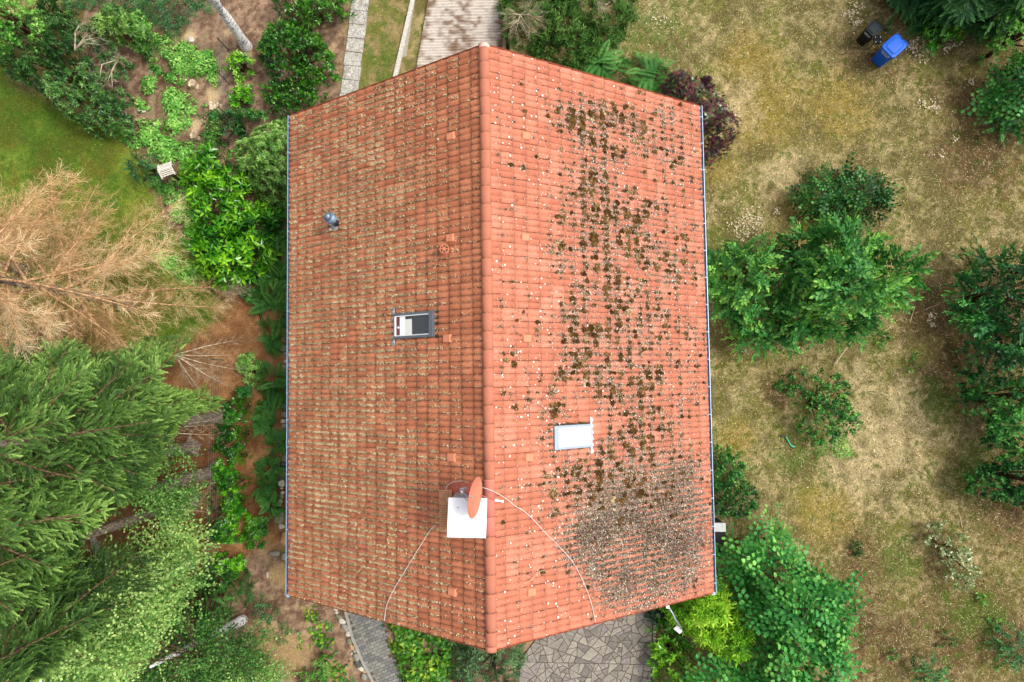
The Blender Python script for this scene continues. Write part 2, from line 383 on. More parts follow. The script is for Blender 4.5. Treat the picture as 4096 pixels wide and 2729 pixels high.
    sel = np.concatenate([sel, g.randint(0, len(Q), nst)])
    if zlo > .5:
        b.tube([(0,0,-.05),(0.03,.02,zlo*.5),(0,0,zlo+.1)], [sr*1.6,sr*1.3,sr*1.1], 8)
    for i in sel:
        t = O[i]-np.array(loc); s0 = np.array([g.randn()*.05, g.randn()*.05, -.03 if zlo <= .5 else zlo*.8]); mid = s0*.5+t*.5+np.array([g.randn()*.06, g.randn()*.06, .12*t[2]])
        b.tube([s0, mid, t*np.array([1,1,.97])], [sr*.7, sr*.45, sr*.15], 5)
    b.build('stem' if zlo <= .5 else 'trunk', stem, root, smooth=True)
    return root
# ---------------------------------------------------------------- ground
HX, HY, HA, HL = -0.92454, 0.85350, 5.7766, 13.473
ZE, ZR = CAMZ-19.0, CAMZ-19.0+3.8594
def poly0(pts, z=0.): return [tuple(q) for q in UP(pts, z)]
ZONES = {
 'lawn': [poly0([(-900,100),(0,200),(60,330),(250,420),(480,520),(560,620),(610,700),(640,860),(760,1000),(890,1120),(860,1290),(600,1420),(-900,1500)])],
 'needle': [poly0([(500,1430),(830,1330),(930,1150),(1400,1100),(1400,2250),(1130,2200),(1000,2300),(960,2480),(300,2480),(-800,2700),(-800,1500)])],
 'soil': [poly0([(330,60),(500,-500),(1620,-500),(1440,370),(1400,1130),(900,1130),(760,1000),(640,860),(600,660),(540,600),(450,500),(330,330)]),
          poly0([(1000,2200),(1400,2200),(1600,2500),(1560,3100),(-600,3100),(0,2400),(900,2400)]), poly0([(1490,2400),(2200,2500),(2130,2900),(1600,2900)])],
 'verge': [poly0([(1440,-500),(1700,-500),(1600,420),(1360,420)])],
}
RAMPZ = lambda y: -.25-.95*np.clip((11.9-y)/3.2, -1.2, 1.6)
YR0 = U(1800,0)[1]
ramp_poly = poly0([(1672,-600),(2040,-600),(2030,520),(1590,520)], 0)
BR = [(3720,1230,260),(3800,1450,200),(3480,190,210),(3900,620,260),(3500,2550,330),(3850,2500,330),(3300,2450,200),(3950,1350,240),(2950,1350,110),(3100,1560,120),(3450,2250,170),(4050,2000,260),(3120,1160,100),(3850,420,200),(3760,2250,150),(3620,0,200)]
PALE = [(3560,1750,330),(3450,1850,240),(2620,60,130),(3150,700,160),(2950,420,170),(3650,1650,160),(3450,1500,100)]
YEL = [(3050,450,300),(2850,650,180),(3250,850,220),(3000,250,200),(3350,430,250),(2950,1750,120),(3300,2050,200)]
GRN = [(2620,100,160),(2900,1000,120),(2900,1900,120),(3500,1350,80),(3900,1900,140),(3200,1830,120),(3750,1600,100),(3600,2250,110),(3900,2450,160),(3350,1200,200)]
def blobs(x, y, L):
    s = np.zeros_like(x)
    for px, py, r in L:
        c = U(px, py); rr = r/F_PX*CAMZ; s = np.maximum(s, np.exp(-(((x-c[0])**2+(y-c[1])**2)/(rr*rr*.6))))
    return s
C_ = lambda r,g,b,k=.72: np.array(lin(r,g,b,k))
def gcol(x, y):
    P = np.stack([x,y],1); n1 = fbm(x,y,1.1,1); n2 = fbm(x,y,.35,5); n3 = fbm(x,y,.12,9,3); n4 = fbm(x,y,2.2,14)
    def lerp(a, b, t): t = np.clip(t,0,1)[:,None]; return a*(1-t)+b*t
    ss = lambda t, a, b: np.clip((t-a)/(b-a),0,1)
    dry = lerp(C_(122,112,68)[None], C_(184,166,118)[None], ss(n2*.6+n1*.4,.42,.58))
    dry = lerp(dry, C_(118,120,50), ss(n1*.5+n3*.5,.48,.62)*.8)
    dry = lerp(dry, C_(165,142,62), ss(blobs(x,y,YEL)+n2-.5,.3,.9)*.6)
    dry = lerp(dry, C_(216,194,148), ss(blobs(x,y,PALE)+(n2-.5)*1.4,.35,.95)*.65)
    dry = lerp(dry, C_(120,92,62), ss(blobs(x,y,BR)+(n2-.5)*2.0+(n3-.5)*1.5+.25*np.clip((x-12)/4,0,1),.42,.95)*.8)
    dry = lerp(dry, C_(80,60,42), ss(blobs(x,y,BR)+(n2-.5)*2.2,.75,1.3)*.6)
    dry = lerp(dry, C_(92,116,42), ss(blobs(x,y,GRN)+(n2-.5)*2.2+(n3-.5)*1.2,.32,.8)*.75)
    lawn = lerp(C_(88,118,38)[None], C_(128,146,52)[None], ss(n3*.5+n1*.5,.38,.62)); lawn = lerp(lawn, C_(128,105,48), ss(n2*.5+n4*.5,.52,.66)*.7)
    lawn = lerp(lawn, C_(60,98,26), ss(n4,.5,.7)*.6)
    soil = lerp(C_(122,95,76)[None], C_(176,146,120)[None], ss(n3*.6+n2*.4,.4,.62)); soil = lerp(soil, C_(82,58,42), ss(n1,.52,.68)*.7); soil = lerp(soil, C_(200,172,130), ss(n4*.4+n2*.6,.6,.7)*.8); soil = lerp(soil, C_(96,122,58), ss(blobs(x,y,[(700,200,140),(820,250,90),(700,420,120),(760,620,140),(560,100,140),(640,560,90)])+(n2-.5)*1.5+(n3-.5),.45,.8)*.6)
    need = lerp(C_(150,105,66)[None], C_(188,142,98)[None], ss(n3*.5+n2*.5,.4,.62)); need = lerp(need, C_(112,70,44), ss(n1*.7+n3*.3,.5,.62)*.6)
    need = lerp(need, C_(100,60,38), ss(blobs(x,y,[(700,1850,330),(680,2100,330),(750,2300,260),(1050,2000,170),(1000,1750,90)]),.2,.8)*.75)
    verge = lerp(C_(118,122,60)[None], C_(160,140,95)[None], ss(n2,.42,.58)); verge = lerp(verge, C_(80,110,40), ss(n1*.5+n3*.5,.5,.6)*.7)
    w = {}; col = dry.copy(); wob = (n2-.5)*.9+(n3-.5)*.4
    for k, c in (('lawn',lawn),('needle',need),('soil',soil),('verge',verge)):
        m = np.full(len(x), -1e9)
        for pl in ZONES[k]: m = np.maximum(m, sdist(P, pl))
        t = np.clip((m+wob*.8+.1)/.35, 0, 1); w[k] = t; col = lerp(col, c, t)
    bl = ss(blobs(x,y,[(1150,2620,130),(1300,2700,110),(1120,2300,70),(1060,2560,90)])+(n2-.5),.35,.8)
    col = lerp(col, C_(190,160,110), bl*.7*w['soil'])
    pale = ss(blobs(x,y,[(850,370,60),(760,150,50),(780,500,50),(640,200,60),(700,470,60)])+(n2-.5)*.8,.4,.8); col = lerp(col, C_(222,195,150), pale*.8*w['soil'])
    return col, w
def axis(lo, hi, st, far):
    a = np.arange(lo, hi+1e-6, st); o = []; s = st; x = hi
    while x < far: s *= 1.35; x += s; o.append(x)
    q = []; s = st; x = lo
    while x > -far: s *= 1.35; x -= s; q.append(x)
    return np.concatenate([q[::-1], a, o])
gx = axis(-21, 20, .065, 400); gy = axis(-13.5, 15.5, .065, 400)
XX, YY = np.meshgrid(gx, gy); xf, yf = XX.ravel(), YY.ravel()
GC, GW = gcol(xf, yf)
def gz(x, y):
    z = (fbm(x,y,1.7,21)-.5)*.06+(fbm(x,y,.25,24,2)-.5)*.025
    return z-.02
zf = gz(xf, yf); inr = sdist(np.stack([xf,yf],1), ramp_poly); zf = np.where((inr > .0), RAMPZ(yf)-.12, zf)
ib = (np.abs(xf-HX) < HA-.7) & (np.abs(yf-HY) < HL/2-.6); zf = np.where(ib & (inr <= 0), -.1, zf)
ii = (np.arange(len(gy)-1)[:,None]*len(gx)+np.arange(len(gx)-1)[None]).ravel()
gf = np.stack([ii, ii+1, ii+1+len(gx), ii+len(gx)], 1)
m, t, b = nodes('ground_soil_and_turf', .95, .1)
at = N(t, 'ShaderNodeAttribute', attribute_name='col'); tc = N(t, 'ShaderNodeTexCoord')
n1 = N(t, 'ShaderNodeTexNoise', i_Scale=22.0, i_Detail=6, i_Roughness=.75); t.links.new(tc.outputs['Object'], n1.inputs['Vector'])
r1 = ramp(t, [(.3,(.42,.42,.42)),(.5,(.95,.95,.95)),(.72,(1.5,1.45,1.35))]); t.links.new(n1.outputs[0], r1.inputs[0])
c1 = mix(t, at.outputs['Color'], r1.outputs[0], 1.0, 'MULTIPLY'); t.links.new(c1, b.inputs['Base Color'])
bp = N(t, 'ShaderNodeBump', i_Strength=.8, i_Distance=.03); t.links.new(n1.outputs[0], bp.inputs['Height']); t.links.new(bp.outputs[0], b.inputs['Normal'])
ground = mk('ground', np.stack([xf,yf,zf],1), [gf], m, col=GC, smooth=True); ground['kind'] = 'structure'
# ---------------------------------------------------------------- grass, leaves on the ground
def colmat(name, rough=.9, trans=.15):
    m, t, b = nodes(name, rough, .1); at = N(t, 'ShaderNodeAttribute', attribute_name='col'); t.links.new(at.outputs['Color'], b.inputs['Base Color'])
    tr = N(t, 'ShaderNodeBsdfTranslucent'); t.links.new(at.outputs['Color'], tr.inputs['Color']); mx = N(t, 'ShaderNodeMixShader'); mx.inputs[0].default_value = trans
    t.links.new(b.outputs[0], mx.inputs[1]); t.links.new(tr.outputs[0], mx.inputs[2]); t.links.new(mx.outputs[0], t.nodes['Material Output'].inputs[0]); return m
GM = colmat('grass_blade')
def blades(name, n, zone, L, W, label, cat, jit, el=.35, seed=5):
    g = np.random.RandomState(seed); x = g.uniform(-18.5,18.5,n); y = g.uniform(-12,13.5,n); P = np.stack([x,y],1)
    inside = (np.abs(x-HX) < HA-.4) & (np.abs(y-HY) < HL/2-.4)
    c, w = gcol(x, y); other = np.maximum.reduce([w[k] for k in w])
    keep = ~inside & (sdist(P, ramp_poly) < -.15)
    for pl in PAVED: keep &= sdist(P, pl) < 0
    if zone == 'dry': keep &= (other < .5) & (x > 3)
    else: keep &= (np.maximum(w['lawn'], w['verge']) > .5)
    x, y, c = x[keep], y[keep], c[keep]; n = len(x); az = (fbm(x,y,.6,30)*9+g.randn(n)*1.1); e = np.abs(g.randn(n))*el
    l = L*(.5+g.rand(n)); d = np.stack([np.cos(az)*np.cos(e), np.sin(az)*np.cos(e), np.sin(e)],1)*l[:,None]; s = np.stack([-np.sin(az), np.cos(az), np.zeros(n)],1)*(W*(.6+.8*g.rand(n)))[:,None]
    o = np.stack([x,y,gz(x,y)+.004],1); V = np.stack([o-s*.5, o+s*.5, o+d],1).reshape(-1,3)
    k = np.exp(g.randn(n)*jit[0])[:,None]; cc = c*k; u = g.rand(n)
    for lo_, hi_, cl in jit[1]: sel = (u >= lo_) & (u < hi_); cc[sel] = cl*np.exp(g.randn(sel.sum())*.25)[:,None]
    ob = mk(name, V, [np.arange(3*n).reshape(-1,3)], GM, col=np.repeat(cc, 3, 0)); tagp(ob, label, cat, kind='stuff'); return ob
PAVED = [poly0([(1400,-600),(1500,-600),(1440,480),(1350,480)]), poly0([(1380,2400),(1560,2480),(1640,2900),(1540,2900),(1425,2600)]), poly0([(2100,2350),(2640,2350),(2620,3000),(2060,3000)])]
blades('dry_grass', 620000, 'dry', .085, .012, 'parched straw coloured lawn with green and brown patches right of the house', 'grass', (.5, [(0,.15,C_(230,210,165)), (.15,.22,C_(95,118,45)), (.22,.32,C_(70,56,38))]), seed=5)
blades('lawn_grass', 330000, 'lawn', .06, .012, 'short green lawn at the left edge below the rhododendrons', 'grass', (.5, [(0,.05,C_(175,180,80)), (.05,.12,C_(130,160,50)), (.12,.17,C_(125,95,55))]), seed=6)
def chips(name, x, y, z, size, g, rn, label, cat, flat=.35, asp=.6, mat=None):
    n = len(x); Nn = np.stack([g.randn(n)*flat, g.randn(n)*flat, np.ones(n)],1); Fr = frames(Nn, g); q = np.array([[-.5,0,0],[0,-.5,.06],[.5,0,0],[0,.5,.06]]); q[:,1] *= asp
    V = np.einsum('nij,kj->nki', Fr, q)*size[:,None,None]+np.stack([x,y,z],1)[:,None,:]
    ob = mk(name, V.reshape(-1,3), [np.arange(4*n).reshape(-1,4)], mat or M['litter'], attr={'rnd': np.clip(rn,0,1)}); tagp(ob, label, cat, kind='stuff'); return ob
g = np.random.RandomState(77); n = 90000; x = g.uniform(-18.5,18.5,n); y = g.uniform(-12,13.5,n); _, w = gcol(x, y)
pr = .12+.35*blobs(x,y,[(3700,800,500),(3850,1300,400),(3600,350,300),(3800,2400,500)])*(x > 0); pr = np.where(np.maximum(w['soil'],w['needle']) > .5, .75, pr); pr = np.where(w['lawn'] > .5, .05, pr)
k = (g.rand(n) < pr) & ~((np.abs(x-HX) < HA-.3) & (np.abs(y-HY) < HL/2-.3)) & (sdist(np.stack([x,y],1), ramp_poly) < 0); x, y = x[k], y[k]; dk = (w['needle'][k] > .5)*.25
chips('fallen_leaves', x, y, gz(x,y)+.02, (.014+.022*g.rand(len(x))**3)*(1+.0*x), g, .5+g.randn(len(x))*.3-dk, 'scattered dry leaf and twig litter over lawn and soil', 'leaf litter')
# ---------------------------------------------------------------- driveway, wall, paths, patio
def surfgrid(fn, nu, nv):
    u, v = np.meshgrid(np.linspace(0,1,nu), np.linspace(0,1,nv)); P = fn(u.ravel(), v.ravel()); i = (np.arange(nv-1)[:,None]*nu+np.arange(nu-1)[None]).ravel()
    return P, np.stack([i, i+1, i+1+nu, i+nu],1)
xl0, xr0 = U(1700,-60,-.2)[0], U(2012,-60,-.2)[0]; xl1, xr1 = U(1628,250,-1.1)[0], U(1992,250,-1.1)[0]; ya, yb = 14.5, HY+HL/2-.7
def drv(u, v):
    y = ya+(yb-ya)*v; tt = (12.6-y)/(12.6-9.3); L = xl0+(xl1-xl0)*tt; Rr = xr0+(xr1-xr0)*tt; x = L+(Rr-L)*u
    rid = .007*np.sin(y*2*np.pi/.045); joint = -.02*np.exp(-((y-U(1800,125,-.6)[1])/.02)**2)-.02*np.exp(-((y-U(1800,195,-.9)[1])/.02)**2)
    return np.stack([x, y, RAMPZ(y)+rid+joint],1)
V, f = surfgrid(drv, 24, 900)
n2 = fbm(V[:,0],V[:,1],.5,41); n3 = fbm(V[:,0],V[:,1],.14,45,3); uu = np.tile(np.linspace(0,1,24), 900)
mid = np.exp(-((uu-.52)/.13)**2)+np.exp(-((uu)/.10)**2)*.9+np.exp(-((uu-1)/.13)**2)
mt = np.clip((mid*.75+(n2-.5)*2.0+(n3-.5)*2.6-.05)/.95,0,1)[:,None]
cc = C_(222,210,198,.8)*(1-mt)+C_(146,120,98)*mt; cc = cc*(1-.24*(np.sin(V[:,1]*2*np.pi/.09) > .2))[:,None]
mdr, t, b = nodes('ridged_concrete', .9, .15); at = N(t, 'ShaderNodeAttribute', attribute_name='col'); tc = N(t,'ShaderNodeTexCoord'); nn = N(t,'ShaderNodeTexNoise', i_Scale=30.0, i_Detail=5, i_Roughness=.7); t.links.new(tc.outputs['Object'], nn.inputs['Vector'])
rr = ramp(t, [(.3,(.6,.58,.55)),(.55,(1.05,1.05,1.05))]); t.links.new(nn.outputs[0], rr.inputs[0]); t.links.new(mix(t, at.outputs['Color'], rr.outputs[0], 1., 'MULTIPLY'), b.inputs['Base Color'])
o = mk('driveway', V, [f], mdr, col=cc, smooth=True); o['kind'] = 'structure'
conc = plain('weathered_concrete', lin(205,198,185,.75), .9, .15, var=.35, scale=14, bump=.4)
def wall(name, A, B, th, z0, z1, label, mat=conc, cat='wall', cap=None):
    A, B = np.array(A[:2]), np.array(B[:2]); d = B-A; L = np.hypot(*d); d /= L; Mx = np.array([[d[0],-d[1],0],[d[1],d[0],0],[0,0,1]]); c = (A+B)/2
    mb = MB(); mb.box([c[0],c[1],(z0+z1)/2],[L,th,z1-z0],Mx)
    if cap is None: o = mb.build(name, mat, loc=(c[0],c[1],z0), bevel=.012); tagp(o, label, cat); return o
    r = empty(name, (c[0],c[1],z0), label, cat); o = mb.build('masonry', mat, r); o.location = (-c[0],-c[1],-z0)
    k = MB(); k.box([c[0],c[1],z1+.03],[L+.04,th+.06,.055],Mx); o = k.build('coping', cap, r, bevel=.01); o.location = (-c[0],-c[1],-z0); return r
wl0 = U(1668,-80,.1); wl1 = U(1584,285,.1)
wall('retaining_wall', wl0+(wl0-wl1)*.4, wl1+(wl1-wl0)*.5, .15, -1.9, .1, 'low stained concrete retaining wall along the left side of the driveway')
wr0 = U(2032,-80,.0); wr1 = U(2010,285,.0)
wall('retaining_wall', wr0+(wr0-wr1)*.4, wr1+(wr1-wr0)*.5, .13, -1.9, .0, 'low concrete wall on the right of the driveway beside the juniper', plain('mossy_concrete', lin(140,120,95,.7), .9, .1, var=.4, scale=16, bump=.4))
# slab path
mag, t, b = nodes('exposed_aggregate_concrete', .9, .15); tc = N(t,'ShaderNodeTexCoord'); vo = N(t,'ShaderNodeTexVoronoi', i_Scale=42.0); t.links.new(tc.outputs['Object'], vo.inputs['Vector'])
rr = ramp(t, [(.2,lin(165,160,150,.7)),(.6,lin(225,222,212,.8)),(.9,lin(135,128,118,.7))]); t.links.new(vo.outputs['Color'], rr.inputs[0])
nn = N(t,'ShaderNodeTexNoise', i_Scale=5.0, i_Detail=5, i_Roughness=.7); t.links.new(tc.outputs['Object'], nn.inputs['Vector']); r2 = ramp(t, [(.35,(.62,.6,.56)),(.6,(1,1,1))]); t.links.new(nn.outputs[0], r2.inputs[0])
t.links.new(mix(t, rr.outputs[0], r2.outputs[0], 1., 'MULTIPLY'), b.inputs['Base Color']); bp = N(t,'ShaderNodeBump', i_Strength=.5, i_Distance=.01); t.links.new(vo.outputs['Distance'], bp.inputs['Height']); t.links.new(bp.outputs[0], b.inputs['Normal'])
mb = MB(); g = np.random.RandomState(3); A0, A1 = U(1458,-120)[:2], U(1384,470)[:2]; d = (A1-A0); Ls = np.hypot(*d); d /= Ls; q = 0
while q < Ls+.6:
    an = math.atan2(d[1],d[0])+g.randn()*.012; Mx = np.array([[math.cos(an),-math.sin(an),0],[math.sin(an),math.cos(an),0],[0,0,1]]); c = A0+d*(q+.25)+np.array([g.randn()*.01,0])
    mb.box([c[0],c[1],-.01+g.rand()*.01],[.485,.60,.09],Mx); q += .5
o = mb.build('path', mag, bevel=.008); o['kind'] = 'structure'
# polygons as stones
def stones(name, polys, z, h, mat, rnd, inset=.012, sub=False):
    V, F, Rr = [], {}, {}; n = 0
    for P, r in zip(polys, rnd):
        P = np.array(P); c = P.mean(0); L = np.linalg.norm(P-c,axis=1)[:,None]; Q = c+(P-c)*(1-inset*1.3/np.maximum(L,.03)); Q2 = c+(P-c)*(1-(inset*1.3+.007)/np.maximum(L,.03)); k = len(P)
        for q, zz in ((Q,z-.05),(Q,z+h-.006),(Q2,z+h)): V += [[a_,b_,zz] for a_,b_ in q]
        for lv in (0,1):
            for i in range(k): j = (i+1)%k; F.setdefault(4,[]).append([n+lv*k+i,n+lv*k+j,n+(lv+1)*k+j,n+(lv+1)*k+i]); Rr.setdefault(4,[]).append(r)
        F.setdefault(k,[]).append([n+2*k+i for i in range(k)]); Rr.setdefault(k,[]).append(r); n += 3*k
    fs = [np.array(F[k]) for k in F]; rr = np.concatenate([Rr[k] for k in F]); return mk(name, V, fs, mat, attr={'rnd': rr})
def stonemat(name, stops, scale=25):
    m, t, b = nodes(name, .85, .2); a = N(t,'ShaderNodeAttribute',attribute_name='rnd'); r = ramp(t, stops); t.links.new(a.outputs['Fac'], r.inputs[0]); tc = N(t,'ShaderNodeTexCoord'); n = N(t,'ShaderNodeTexNoise', i_Scale=scale, i_Detail=6, i_Roughness=.7); t.links.new(tc.outputs['Object'], n.inputs['Vector'])
    r2 = ramp(t, [(.3,(.6,.6,.6)),(.7,(1.25,1.25,1.22))]); t.links.new(n.outputs[0], r2.inputs[0]); t.links.new(mix(t, r.outputs[0], r2.outputs[0], 1., 'MULTIPLY'), b.inputs['Base Color'])
    bp = N(t,'ShaderNodeBump', i_Strength=.35, i_Distance=.01); t.links.new(n.outputs[0], bp.inputs['Height']); t.links.new(bp.outputs[0], b.inputs['Normal']); return m
g = np.random.RandomState(8)
def split(P, amax, out, dep=0):
    P = np.array(P); A = .5*abs(np.sum(P[:,0]*np.roll(P[:,1],-1)-P[:,1]*np.roll(P[:,0],-1)))
    if A < amax*(.35+1.5*g.rand()**1.5) or dep > 14: out.append(P); return
    c = P.mean(0)+g.randn(2)*.09*math.sqrt(A); v = P-P.mean(0); u_, s_, vt = np.linalg.svd(v); an = math.atan2(vt[0][1],vt[0][0])+math.pi/2+g.randn()*.45; nn = np.array([-math.sin(an),math.cos(an)]); sd = (P-c)@nn
    L1, L2 = [], []
    for i in range(len(P)):
        a_, b_ = P[i], P[(i+1)%len(P)]; sa, sb = sd[i], sd[(i+1)%len(P)]
        (L1 if sa >= 0 else L2).append(a_)
        if (sa >= 0) != (sb >= 0): q = a_+(b_-a_)*sa/(sa-sb); L1.append(q); L2.append(q)
    if len(L1) < 3 or len(L2) < 3: out.append(P); return
    split(L1, amax, out, dep+1); split(L2, amax, out, dep+1)
PAT = UP([(2090,2330),(2612,2330),(2596,3050),(2060,3050),(2080,2640),(2140,2560)]); out = []; split(PAT, .085, out)
sm = stonemat('flagstone', [(0,lin(128,120,114,.76)),(.35,lin(152,144,134,.76)),(.7,lin(170,162,148,.76)),(1,lin(150,140,138,.76))], 14)
o = stones('patio', out, -.005, .045, sm, g.rand(len(out)), .011); o['kind'] = 'structure'
jm = plain('paving_joint_sand', lin(100,88,68,.7), .95, .05, var=.3, scale=30)
P3 = np.concatenate([PAT, np.full((len(PAT),1), .022)],1); o = mk('patio_joints', P3, [np.arange(len(P3))[None]], jm); o['kind'] = 'structure'
edge_a, edge_b = U(2622,2360)[:2], U(2604,3000)[:2]; ps = []; k = 0; d = (edge_b-edge_a); Le = np.hypot(*d); d /= Le; nn = np.array([-d[1],d[0]])
while k*.1 < Le:
    for r in (0,):
        c = edge_a+d*(k*.1+.05)+nn*r*.1; ps.append([c-d*.045-nn*.045+g.randn(2)*.006, c+d*.045-nn*.045+g.randn(2)*.006, c+d*.045+nn*.045+g.randn(2)*.006, c-d*.045+nn*.045+g.randn(2)*.006])
    k += 1
o = stones('patio_edging', ps, 0, .06, stonemat('granite_sett', [(0,lin(125,118,108,.7)),(1,lin(190,182,168,.7))]), g.rand(len(ps)), .006); o['kind'] = 'structure'
# brick path
PB = UP([(1393,2440),(1520,2440),(1548,2545),(1562,2620),(1612,2700),(1660,2850),(1580,2850),(1504,2729),(1425,2600)]); ps = []
d = (U(1590,2800)-U(1445,2440))[:2]; d /= np.hypot(*d); nn = np.array([-d[1],d[0]]); o0 = U(1400,2400)[:2]
for i in range(-5,60):
    for j in range(-12,12):
        c = o0+d*(i*.1)+nn*((j+(i%2)*.5)*.2); 
        if inpoly(c[None], PB)[0]: ps.append([c-d*.05-nn*.1, c+d*.05-nn*.1, c+d*.05+nn*.1, c-d*.05+nn*.1])
o = stones('garden_path', ps, 0, .045, stonemat('grey_paver', [(0,lin(118,118,116,.72)),(.5,lin(140,139,134,.72)),(1,lin(158,154,146,.72))]), g.rand(len(ps)), .006); o['kind'] = 'structure'
PB2 = np.concatenate([PB, np.full((len(PB),1), .03)],1); o = mk('path_joints', PB2, [np.arange(len(PB2))[None]], jm); o['kind'] = 'structure'
kb = UP([(1375,2410),(1410,2545),(1450,2640),(1495,2729),(1560,2850)]); mb = MB()
for i in range(len(kb)-1):
    a_, b_ = kb[i], kb[i+1]; dd = b_-a_; Lk = np.hypot(*dd); dd /= Lk; mb.box([*(a_+b_)/2, .02],[Lk,.10,.14],np.array([[dd[0],-dd[1],0],[dd[1],dd[0],0],[0,0,1]]))
o = mb.build('path_kerb', plain('kerb_concrete', lin(165,160,152,.72), .9, .1, var=.2, scale=10), bevel=.01); o['kind'] = 'structure'
# ---------------------------------------------------------------- house
PIT = math.atan2(ZR-ZE, HA); CP, SP = math.cos(PIT), math.sin(PIT); SL = HA/CP
YT, YB = HY+HL/2, HY-HL/2
house = empty('house', (HX,HY,0), 'bungalow under a moss grown red tiled gable roof', 'house')
HLOC = np.array([HX,HY,0.])
def hpart(o, par=None, **k):
    o.parent = par or house
    o.location = -HLOC if (par is None or par is house) else (0,0,0)
    tagp(o, **k); return o
def RP(side, s, y, h=0.):
    """side -1 left / +1 right; s metres down the slope from the ridge; h above the tile plane"""
    s, y, h = np.broadcast_arrays(s, y, h); return np.stack([HX+side*(s*CP+h*SP), y, ZR-s*SP+h*CP], -1)
def UR(px, py, side, h=0.):
    """photo pixel -> (s, y) on a roof slope"""
    d = RC @ np.array([(px-2048)/F_PX, -(py-1364.5)/F_PX, -1.0]); n = np.array([side*SP, 0, CP]); p0 = RP(side, 0., 0., h).reshape(3); o = np.array([0,0,CAMZ])
    t = ((p0-o)@n)/(d@n); P = o+d*t; return side*(P[0]-HX-side*h*SP)/CP, P[1]
wm = plain('white_render', lin(225,220,208,.8), .9, .1, var=.06, scale=4)
wa = HA-.62; wl = HL/2-.5; mb = MB(); th = .3
V = []; zr = ZR-.22-(0)*SP
for yy in (HY+wl, HY-wl):
    zz = ZR-.2-wa*math.tan(PIT); V += [[HX-wa,yy,-.1],[HX+wa,yy,-.1],[HX+wa,yy,zz],[HX,yy,ZR-.2],[HX-wa,yy,zz]]
hpart(mk('wall', V, [np.array([[0,4,3,2,1],[5,6,7,8,9]]), np.array([[0,5,9,4],[1,2,7,6]])], wm))
roof = empty('roof', (0,0,0), None, None); roof.parent = house; roof.location = -HLOC
def skyrect(px): # 4 px corners -> s0,s1,y0,y1
    pass
# skylights: centre px, half sizes
SKY = [(-1, (1656,1301), (1.30,.62)), (1, (2290,1747), (1.12,.56))]
SKYR = []
for side, c, (l, w_) in SKY:
    s, y = UR(*c, side, .06); SKYR.append((side, s-l/2, s+l/2, y-w_/2, y+w_/2))
gr = np.random.RandomState(5); GA = SL/20
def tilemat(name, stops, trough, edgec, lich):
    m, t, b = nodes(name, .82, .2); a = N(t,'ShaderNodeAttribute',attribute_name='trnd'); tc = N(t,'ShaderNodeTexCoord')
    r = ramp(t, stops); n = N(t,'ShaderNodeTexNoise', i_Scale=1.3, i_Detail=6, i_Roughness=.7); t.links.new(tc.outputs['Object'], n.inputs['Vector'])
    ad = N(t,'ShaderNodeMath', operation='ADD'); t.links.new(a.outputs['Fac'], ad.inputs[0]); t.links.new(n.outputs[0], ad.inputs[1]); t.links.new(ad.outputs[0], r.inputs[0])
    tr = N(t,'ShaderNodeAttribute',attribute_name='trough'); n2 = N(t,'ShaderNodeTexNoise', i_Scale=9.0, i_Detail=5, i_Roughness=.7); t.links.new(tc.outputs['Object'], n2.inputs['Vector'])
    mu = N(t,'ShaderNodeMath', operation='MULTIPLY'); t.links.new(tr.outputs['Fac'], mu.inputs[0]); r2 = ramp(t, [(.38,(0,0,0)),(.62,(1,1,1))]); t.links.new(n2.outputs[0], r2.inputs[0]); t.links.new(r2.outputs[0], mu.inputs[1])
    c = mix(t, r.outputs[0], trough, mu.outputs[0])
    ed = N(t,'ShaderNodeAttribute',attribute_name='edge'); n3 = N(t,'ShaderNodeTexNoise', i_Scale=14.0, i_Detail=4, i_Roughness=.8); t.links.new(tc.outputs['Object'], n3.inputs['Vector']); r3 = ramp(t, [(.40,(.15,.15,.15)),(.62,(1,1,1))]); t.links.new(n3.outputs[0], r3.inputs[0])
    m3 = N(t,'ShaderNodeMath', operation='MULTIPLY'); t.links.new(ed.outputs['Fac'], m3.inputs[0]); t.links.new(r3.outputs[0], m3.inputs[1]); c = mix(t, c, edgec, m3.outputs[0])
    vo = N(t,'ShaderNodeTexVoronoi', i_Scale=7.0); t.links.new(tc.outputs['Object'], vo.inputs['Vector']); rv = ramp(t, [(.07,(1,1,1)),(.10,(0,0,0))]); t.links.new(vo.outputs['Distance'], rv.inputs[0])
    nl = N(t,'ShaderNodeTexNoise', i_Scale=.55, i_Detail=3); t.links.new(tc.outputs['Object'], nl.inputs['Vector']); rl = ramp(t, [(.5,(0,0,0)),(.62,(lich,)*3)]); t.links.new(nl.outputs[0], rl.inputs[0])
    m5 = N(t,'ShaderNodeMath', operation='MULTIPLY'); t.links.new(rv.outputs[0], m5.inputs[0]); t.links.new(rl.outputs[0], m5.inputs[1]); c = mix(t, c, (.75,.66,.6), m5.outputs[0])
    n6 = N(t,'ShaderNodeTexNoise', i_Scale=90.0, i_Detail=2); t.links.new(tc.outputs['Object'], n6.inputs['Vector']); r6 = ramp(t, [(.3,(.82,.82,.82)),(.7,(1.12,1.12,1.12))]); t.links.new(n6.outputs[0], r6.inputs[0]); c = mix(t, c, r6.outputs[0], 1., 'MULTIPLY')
    t.links.new(c, b.inputs['Base Color']); bp = N(t,'ShaderNodeBump', i_Strength=.25, i_Distance=.006); t.links.new(n6.outputs[0], bp.inputs['Height']); t.links.new(bp.outputs[0], b.inputs['Normal']); return m
